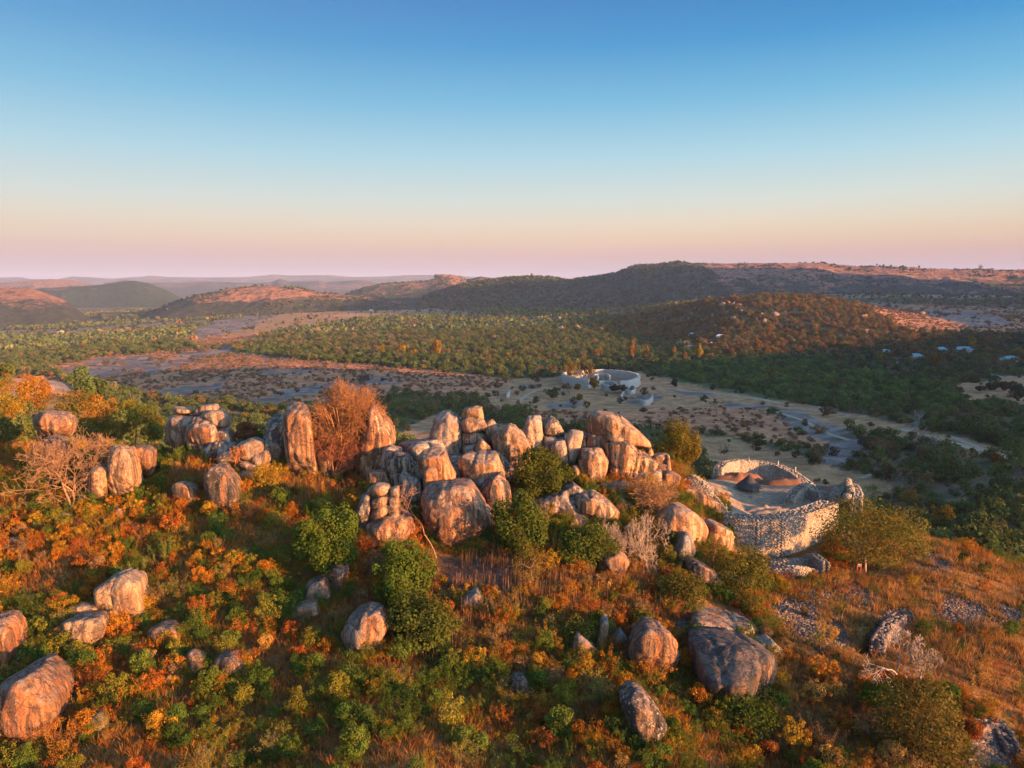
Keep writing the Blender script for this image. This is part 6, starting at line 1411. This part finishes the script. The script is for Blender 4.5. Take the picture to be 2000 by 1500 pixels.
# rubble of fallen wall stones
for k, poly in enumerate(RUBBLE):
    g = np.random.default_rng(200 + k); xs = [p[0] for p in poly]; ys = [p[1] for p in poly]
    ny = 5000 if k == 0 else 2200
    qx = g.uniform(min(xs), max(xs), ny); qy = g.uniform(min(ys), max(ys), ny)
    qx2 = qx + g.normal(size=ny) * 9; qy2 = qy + g.normal(size=ny) * 6
    m = inpoly(poly, qx, qy); q0 = hit(np.mean(xs), np.mean(ys), 46, 160)
    dx, dy, dz = raydir(qx2[m], qy2[m]); Y = np.full(m.sum(), q0[1])
    for it in range(12): Y = Y * .4 + .6 * np.clip(T(dx / dy * Y, Y) / (dz / dy), 44, 170)
    X = dx / dy * Y; Z = T(X, Y); nn = len(X); sz = g.uniform(.05, .13, nn) * (1.2 if k in (4, 5) else 1.0)
    v, f, t = boxes_np(np.c_[X, Y, Z + sz * .15 + g.random(nn) * .06], sz * g.uniform(.8, 1.6, nn), sz * g.uniform(.6, 1.1, nn), sz * g.uniform(.45, .9, nn), g.uniform(0, 3.14, nn), .32, 210 + k)
    tag(obj("rubble", mesh_np("rubble", v, f, attrs={'tint': t}), M_RUBBLE), kind='stuff')

# ------------------------------------------------------------------ woodland of the valley
def valley(n, r0, r1, seed):
    g = np.random.default_rng(seed); r = np.sqrt(g.uniform(r0 ** 2, r1 ** 2, n)); az = g.uniform(-.66, .66, n)
    x, y = np.sin(az) * r, np.cos(az) * r; z = T(x, y)
    ok = visible(x, y, z + 5); x, y, z, r = x[ok], y[ok], z[ok], r[ok]
    px, py = project(x, y, z); ok = (px > -60) & (px < 2060)
    return x[ok], y[ok], z[ok], r[ok], px[ok], py[ok], g
def classify(x, y, px, py, g):
    n = len(x); w1 = fbm(x / 25, y / 25, o=4, s=11) * 16; w2 = fbm(x / 25 + 50, y / 25, o=4, s=12) * 5
    k = np.zeros(n, int)                                       # 0 wood, 1 scrub, 2 open grass, 3 rock, 4 lit hill, 5 bright wood, 6 far plain
    for p in SCRUB: k[inpoly(p, px + w1, py + w2)] = 1
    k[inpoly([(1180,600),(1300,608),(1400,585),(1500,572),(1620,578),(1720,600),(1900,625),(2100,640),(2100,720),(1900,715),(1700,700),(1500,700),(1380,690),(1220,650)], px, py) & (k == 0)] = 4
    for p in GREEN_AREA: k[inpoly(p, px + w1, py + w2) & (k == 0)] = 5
    for p in TAN: k[inpoly(p, px + w1, py + w2)] = 2
    for p in SLAB: k[inpoly(p, px + w1, py + w2)] = 3
    far = (np.hypot(x, y) > 2300) & (k == 0); strp = fbm(x / 500, y / 160, o=4, s=31); k[far & (strp > .02)] = 6
    dens = np.array([.97, .62, .05, .03, .9, 1.0, .12])[k]
    cl = fbm(x / 45, y / 45, o=3, s=15)
    dens = dens * np.where((k == 0) | (k == 4), np.clip(1.05 + cl * .9, .35, 1), 1) * np.where(k == 1, np.clip(.9 + cl * 1.2, .1, 1), 1)
    keep = g.random(n) < dens
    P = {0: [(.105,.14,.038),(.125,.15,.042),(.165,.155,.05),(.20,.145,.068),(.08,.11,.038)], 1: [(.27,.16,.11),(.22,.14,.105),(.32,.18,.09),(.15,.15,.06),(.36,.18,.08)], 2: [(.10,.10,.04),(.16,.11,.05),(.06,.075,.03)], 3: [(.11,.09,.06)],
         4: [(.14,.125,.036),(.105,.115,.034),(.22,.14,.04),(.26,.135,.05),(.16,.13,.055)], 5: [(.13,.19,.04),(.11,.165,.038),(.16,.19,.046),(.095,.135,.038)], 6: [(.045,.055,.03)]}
    cols = np.empty((n, 3)); tn = fbm(x / 160, y / 160, o=3, s=17)
    for c, l in P.items():
        m = k == c; l = np.array(l)
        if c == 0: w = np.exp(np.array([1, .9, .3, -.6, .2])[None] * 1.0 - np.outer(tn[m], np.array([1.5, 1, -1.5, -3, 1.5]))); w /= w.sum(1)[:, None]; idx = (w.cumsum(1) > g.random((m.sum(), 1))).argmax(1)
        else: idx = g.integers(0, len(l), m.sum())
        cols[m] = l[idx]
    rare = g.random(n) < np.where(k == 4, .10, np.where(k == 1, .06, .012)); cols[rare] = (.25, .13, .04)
    return k, keep, cols
def tree_z(s, k, g): return s * np.where(k == 1, .7, 1.0) * g.uniform(.75, 1.25, len(s))
# nearest ones: individual trees
x, y, z, r, px, py, g = valley(9000, 172, 720, 501)
k, keep, cl = classify(x, y, px, py, g)
clear_v = np.array([[h_[0], h_[1]] for h_ in HERO if h_[1] > 135])
keep &= ~np.array([np.min((clear_v[:, 0] - a) ** 2 + (clear_v[:, 1] - b) ** 2) < 9 for a, b in zip(x, y)])
PATHS = [[(1250,752),(1330,762),(1420,771),(1500,783),(1530,789)],[(1575,792),(1620,800),(1660,812)],[(1500,800),(1540,812),(1575,824),(1620,848),(1660,860)],[(1760,838),(1830,858),(1900,876),(2010,896),(2060,905)],[(1850,850),(1930,880),(2020,905)],[(1940,892),(2000,895),(2080,896)],[(1015,784),(1035,768),(1060,759),(1095,757)],[(1680,935),(1700,927),(1730,925)],[(1930,730),(1960,738),(2010,735)],[(1865,733),(1880,742)],[(765,855),(790,850),(830,842)],[(1950,935),(1990,945),(2050,950)]]
pathpx = np.array([q for P_ in PATHS for q in resample([(a, b, 0) for a, b in P_], 8)[0][:, :2]])
def offpath(px, py, d=7): return np.array([np.min((pathpx[:, 0] - a) ** 2 + 5 * (pathpx[:, 1] - b) ** 2) > d * d for a, b in zip(px, py)])
keep &= offpath(px, py)
x, y, z, r, px, py, k, cl = [q[keep] for q in (x, y, z, r, px, py, k, cl)]
s = np.where(k == 1, g.uniform(1.1, 2.7, len(x)), 1.5 + 3.4 * g.random(len(x)) ** 1.7)
fr = (px > -10) & (px < 2010) & (r < 620)
size = np.where(fr, s / r, 0); top = np.argsort(-size)[:236]; ism = np.zeros(len(x), bool); ism[top] = True
def proto_tree(seed, kind):
    if kind == 'bare':
        g_ = np.random.default_rng(seed); sg = []
        for t_ in range(3): grow((0, 0, -.1), (g_.normal() * .5, g_.normal() * .5, 1), .55, .05, 5, sg, g_, .6, .1, (2, 3), rmin=.014)
        S = np.array(sg); S[:, 6:] = np.clip(S[:, 6:], .012, .05); S[:, :6] *= .78
        th = S[:, 6] > .03; a, b = tubes(S[~th], 3); c, d = tubes(S[th], 4)
        return mesh_np("branches", a, b), mesh_np("trunk", c, d)
    g_ = np.random.default_rng(seed); bl = crown_blobs(2, g_.uniform(1.3, 1.9), int(g_.integers(7, 16)), seed, g_.uniform(.85, 1.1), rr=(.16, .46)); v, f, t = leafcloud(bl, 460, .24, seed, .4)
    tv, tf = tubes(simple_trunk(1.3, .07, 1.6, seed, 4), 4)
    return mesh_np("foliage", v, f, attrs={'tint': t}), mesh_np("trunk", tv, tf)
PT = {q: [proto_tree(800 + 7 * i + len(q), q) for i in range(9 if q == 'leaf' else 4)] for q in ('leaf', 'bare')}
for q in PT:
    for a_, b_ in PT[q]: a_.materials.append(M_BARK if q == 'bare' else M_LEAF); b_.materials.append(M_BARK)
for i in top:
    c = cl[i]; bare_ = (k[i] in (1,) and c[0] > .13 and g.random() < .6) or g.random() < .05
    a_, b_ = PT['bare'][g.integers(0, 4)] if bare_ else PT['leaf'][g.integers(0, 9)]
    root = empty("bare_bush" if bare_ else "valley_tree", (x[i], y[i], z[i] - .1)); hz = s[i] * g.uniform(.75, 1.25); root.scale = (s[i], s[i], hz); root.rotation_euler.z = g.uniform(0, 6.28)
    cn = "orange" if c[0] > .23 else "rosy brown" if c[0] > .16 and c[2] > .06 else "tan brown" if c[0] > .13 else "bright green" if c[1] > .104 and c[0] < .12 else "olive" if c[0] > .09 else "mid green" if c[1] > .07 else "dark green"
    if bare_: c = (.24, .165, .13)
    word = "leafless bush" if bare_ else "tree" if hz > 2.6 else "bush"
    tag(root, unique_label(f"{cn if not bare_ else 'mauve grey'} {word}", px[i], py[i] - 6, LM_V, ("small" if s[i] < 2.2 else "large" if s[i] > 3.3 else "middling", "tall" if hz > s[i] else "low", ("small" if s[i] < 2.2 else "large" if s[i] > 3.3 else "middling") + (" tall" if hz > s[i] else " low"))), "tree" if word == "tree" else "bush", "trees and bushes of the nearer valley")
    o = obj("branches" if bare_ else "foliage", a_, None, root); o.color = (*c, 1); o2 = obj("trunk", b_, None, root); o2.color = (.15, .11, .085, 1)
rest = ~ism
def forest(name, x, y, z, s, k, cl, tm, seed, g):
    hz = tree_z(s, k, g)
    if tm is None:
        scatter(name, np.c_[x, y, z - .2 * s], g.uniform(0, 6.28, len(x)), np.c_[s, s, hz * .9], g.integers(0, len(TREE_SRC), len(x)), cl * g.uniform(.7, 1.25, (len(x), 1)), TREE_SRC)
    else: mass(name, np.c_[x, y, z], np.c_[s, s, hz], cl, tm, .3, seed)
src_ = {o_.data: o_ for o_ in reversed(list(C.objects)) if o_.name.split('.')[0] == 'foliage'}
TREE_SRC = [src_[m_] for m_, _ in PT['leaf'] if m_ in src_]
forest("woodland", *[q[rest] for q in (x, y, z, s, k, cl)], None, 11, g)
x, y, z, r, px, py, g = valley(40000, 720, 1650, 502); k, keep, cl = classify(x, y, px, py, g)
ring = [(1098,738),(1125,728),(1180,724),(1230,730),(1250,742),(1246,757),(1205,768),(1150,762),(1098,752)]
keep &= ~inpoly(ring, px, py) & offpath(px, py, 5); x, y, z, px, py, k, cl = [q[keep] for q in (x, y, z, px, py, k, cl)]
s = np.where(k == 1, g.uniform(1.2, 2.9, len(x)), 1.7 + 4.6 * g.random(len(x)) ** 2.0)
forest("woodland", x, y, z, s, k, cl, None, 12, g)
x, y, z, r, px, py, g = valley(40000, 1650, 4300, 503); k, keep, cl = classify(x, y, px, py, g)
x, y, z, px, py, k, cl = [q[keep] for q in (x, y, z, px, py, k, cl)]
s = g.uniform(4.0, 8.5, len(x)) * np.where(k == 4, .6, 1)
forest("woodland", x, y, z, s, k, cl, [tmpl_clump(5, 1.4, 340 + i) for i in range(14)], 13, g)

for hn, nn_, sd in (("plateau", 6000, 520), ("wooded", 9000, 521), ("dome", 1500, 522), ("kopje", 2500, 523)):
    X_, Y_, Z_ = HILLS[hn]; g = np.random.default_rng(sd); i = g.integers(0, X_.shape[0] - 1, nn_); j = g.integers(0, X_.shape[1] * 6 // 10, nn_); a, b = g.random(nn_), g.random(nn_)
    def lerp(A): return (A[i, j] * (1 - a) + A[i + 1, j] * a) * (1 - b) + (A[i, j + 1] * (1 - a) + A[i + 1, j + 1] * a) * b
    x, y, z = lerp(X_), lerp(Y_), lerp(Z_); kp = fbm(x / 120, y / 120, o=3, s=sd) > (-.45 if hn == "wooded" else .02)
    x, y, z = x[kp], y[kp], z[kp]; pl_ = np.array([(.05, .075, .032), (.065, .08, .035), (.085, .08, .04)]); s = g.uniform(5, 12, len(x)) * (1 if hn == "wooded" else .8)
    mass("woodland", np.c_[x, y, z - 1], np.c_[s, s, s * .8], pl_[g.integers(0, 3, len(x))], [tmpl_clump(4, 1.5, 360 + q) for q in range(8)], .25, sd)

# ------------------------------------------------------------------ pale tracks over the valley
M_TRACK = make_flat("track_dust", (.42, .31, .21), .95, .25, .3)
for j, Pp in enumerate(PATHS):
    Q = np.array([hit(a, b, 200, 2600)[:2] for a, b in Pp]); Q, L = resample(np.c_[Q, np.zeros(len(Q))], 3.0)
    if len(Q) < 3: continue
    t = np.gradient(Q[:, :2], axis=0); t /= np.linalg.norm(t, axis=1)[:, None]; nn = np.stack([-t[:, 1], t[:, 0]], 1)
    w = (1.6 + .8 * vnoise(np.arange(len(Q)) * .15, np.zeros(len(Q)) + j))[:, None] * (1.2 if j in (0, 3) else .8)
    v = []
    for o_ in (-1, -.33, .33, 1):
        p = Q[:, :2] + nn * w * o_; v.append(np.c_[p, T(p[:, 0], p[:, 1]) + .12])
    v = np.concatenate(v); n = len(Q); i = np.arange(n - 1)
    tag(obj("track", mesh_np("track", v, np.concatenate([np.stack([q * n + i, q * n + i + 1, (q + 1) * n + i + 1, (q + 1) * n + i], 1) for q in range(3)]), smooth=True), M_TRACK), kind='structure')

# ------------------------------------------------------------------ boulders and kopjes standing in the valley and on the hills
VB = "far boulders standing out of the woodland"
def far_boulder(px, py, w, h, label, col=(1, 1, 1), rust=.2, ymin=300, ymax=4300, Y=None):
    q = hit(px, py, ymin, ymax) if Y is None else atY(px, py, Y); k = q[1] / FPX
    g = np.random.default_rng(int(px * 7 + py)); n = 14
    d = g.normal(size=(n, 3)); d /= np.linalg.norm(d, axis=1)[:, None]
    P = d * np.array([w * k / 2, w * k * .4, h * k * .55]) * g.uniform(.85, 1.1, (n, 1)); P[:, 2] += h * k * .45
    v, F, ctr = rock_mesh(P, 14, 3, .09, int(px), 0, 9)
    o = obj("boulder", mesh_np("boulder", v, F, smooth=True), M_ROCK, loc=q + ctr - [0, 0, h * k * .08]); o.color = (*[c_ * .72 for c_ in col], 1); o['rust'] = rust; o['dark'] = .6; o['spots'] = .3
    tag(o, label, "boulder", VB)
FB = far_boulder
for a in [(1128,646,13,13,"lone lit boulder with a tree on top in the wooded valley",(1.3,1.2,1.1)),(1095,648,14,14,"grey boulder left of the lone lit boulder",grey),(1104,646,9,10,"lower grey boulder between the two on the left",grey),(1091,629,9,13,"tall grey boulder above the grey pair in the valley",grey),(1074,621,9,10,"pointed grey boulder, second from left in the valley",grey),(1051,626,6,8,"leftmost small grey boulder in the valley row",grey),(1063,622,4,6,"tiny grey boulder between two in the valley row",grey),
          (1410,602,16,14,"large grey rock on the left of the lit kopje",warm),(1422,598,10,12,"tan rock beside the large grey kopje rock",tanr),(1432,597,9,9,"pale round rock at the top of the lit kopje",(1.3,1.15,1)),(1444,602,12,10,"flat tan rock right of the kopje top",tanr),(1447,612,11,9,"small rock on the right flank of the kopje",warm),(1420,615,12,9,"blue shaded rock at the foot of the kopje",grey),(1432,628,20,14,"wide dark rock below the kopje",grey),(1349,616,14,10,"blue grey rock left of the kopje",grey),(1391,622,9,12,"narrow grey rock between two on the hillside",grey),(1488,622,12,13,"pale pair of rocks right of the kopje, upper",warm),(1492,634,12,13,"pale pair of rocks right of the kopje, lower",grey),(1390,642,12,8,"flat grey rock above the houses",grey),(1343,628,8,11,"small upright rock with a reddish top above the houses",tanr),
          (1512,620,22,12,"dark grey rock among lit trees on the hillside",grey),(1560,640,14,9,"low grey rock on the lit hillside",grey),(1685,624,18,13,"square reddish rock on the lit hillside",brn),(1800,615,14,9,"pale block on the bare granite slope",(1.3,1.1,.95)),(1804,605,14,6,"dark flat stone above the pale block",grey),(1690,652,16,10,"rosy rock in the wood below the square reddish rock",tanr),(1545,668,20,8,"long low grey rock in the wood on the right",grey),(1652,632,5,4,"tiny white stone on the lit hillside",(1.6,1.6,1.6)),
          (918,672,9,7,"red rock in the middle of the green valley",(1.1,.6,.4)),(930,662,12,8,"blue grey rocks beside the red rock",grey),(905,652,14,6,"low tan rock slab in the green valley",tanr),(838,661,10,6,"orange rock slab behind the golden poplar",tanr),(722,660,8,5,"small pale dome in the green valley",tanr),
          (1250,533,14,7,"pale cliff on the dark ridge crest",grey),(1192,546,8,8,"small cliff on the dark ridge",grey),(1160,576,18,10,"left cliff at the foot of the dark ridge",warm),(1140,580,12,8,"small cliff left of the cliffs below the dark ridge",grey),(1115,583,14,10,"white streaked crag at the foot of the ridge",warm),(1058,570,9,8,"small grey crag low on the dark ridge",grey),(1340,538,12,6,"pale outcrop on the sunlit shoulder of the ridge",tanr),(1362,545,14,6,"lower pale outcrop on the sunlit shoulder",tanr),(113,653,9,6,"pale rock at the foot of the left dome",warm)]:
    FB(*a)
FB(1038.5, 545, 9, 15, "tower like lit rock on the saddle of the far ridge", tanr, .4, Y=3400)
FB(868, 546, 60, 13, "broad rocky lit crown of the far kopje", tanr, .5, Y=4250)
# big trees of the skyline on the right
for i, (bx, cr, l) in enumerate([((1915,527),(1915,521,9,9),"round tree alone on the right skyline"),((1741,522),(1741,519,5,5),"tree in a row on the skyline, largest on the left part"),((1726,521),(1726,518,4,4),"small tree in the skyline row, middle of three"),((1713,520),(1713,517,4,4),"small tree in the skyline row, left of three"),((1763,523),(1763,520,4,4),"bushy tree right of the skyline row"),((1795,524),(1795,521,4,5),"thin tree farther right on the skyline"),
        ((1625,567),(1624,556,22,20),"big rosy tree in the hazy plain behind the lit hill"),((1652,570),(1652,560,22,16),"big dark tree right of the rosy tree in the plain"),((1600,569),(1600,562,20,12),"dark tree left of the rosy tree in the plain"),((1562,570),(1562,559,12,16),"tall rosy tree behind the crest of the lit hill"),((1540,562),(1540,553,16,12),"pale tree on the plain behind the lit hill"),((1400,560),(1405,553,26,12),"cluster of dark trees on the sunlit shoulder of the plateau"),
        ((700,595),(698,588,14,8),"dark tree beside the farm hut in the tan fields"),((543,616),(543,611,10,8),"dark round tree in the left tan field"),((602,621),(602,617,8,6),"dark bush in the lower tan field, left of two"),((618,621),(618,617,9,6),"dark bush in the lower tan field, right of two"),((815,608),(815,602,16,10),"dark tree clump at the right of the tan fields"),((517,613),(517,608,14,8),"dark trees at the left end of the tan fields"),((500,612),(502,609,8,9),"dark tree leaving the left field edge")]):
    Yd = 3640 if bx[1] < 530 else None
    leafy("field_tree", l, "tree", "single trees on the plains and skyline", bx, cr, (.05,.06,.03) if 'rosy' not in l and 'pale' not in l else (.16,.10,.07), 260, 2.6, 1000 + i * 3, m=8, y0=900, y1=4600, Y=Yd, tr=.5)
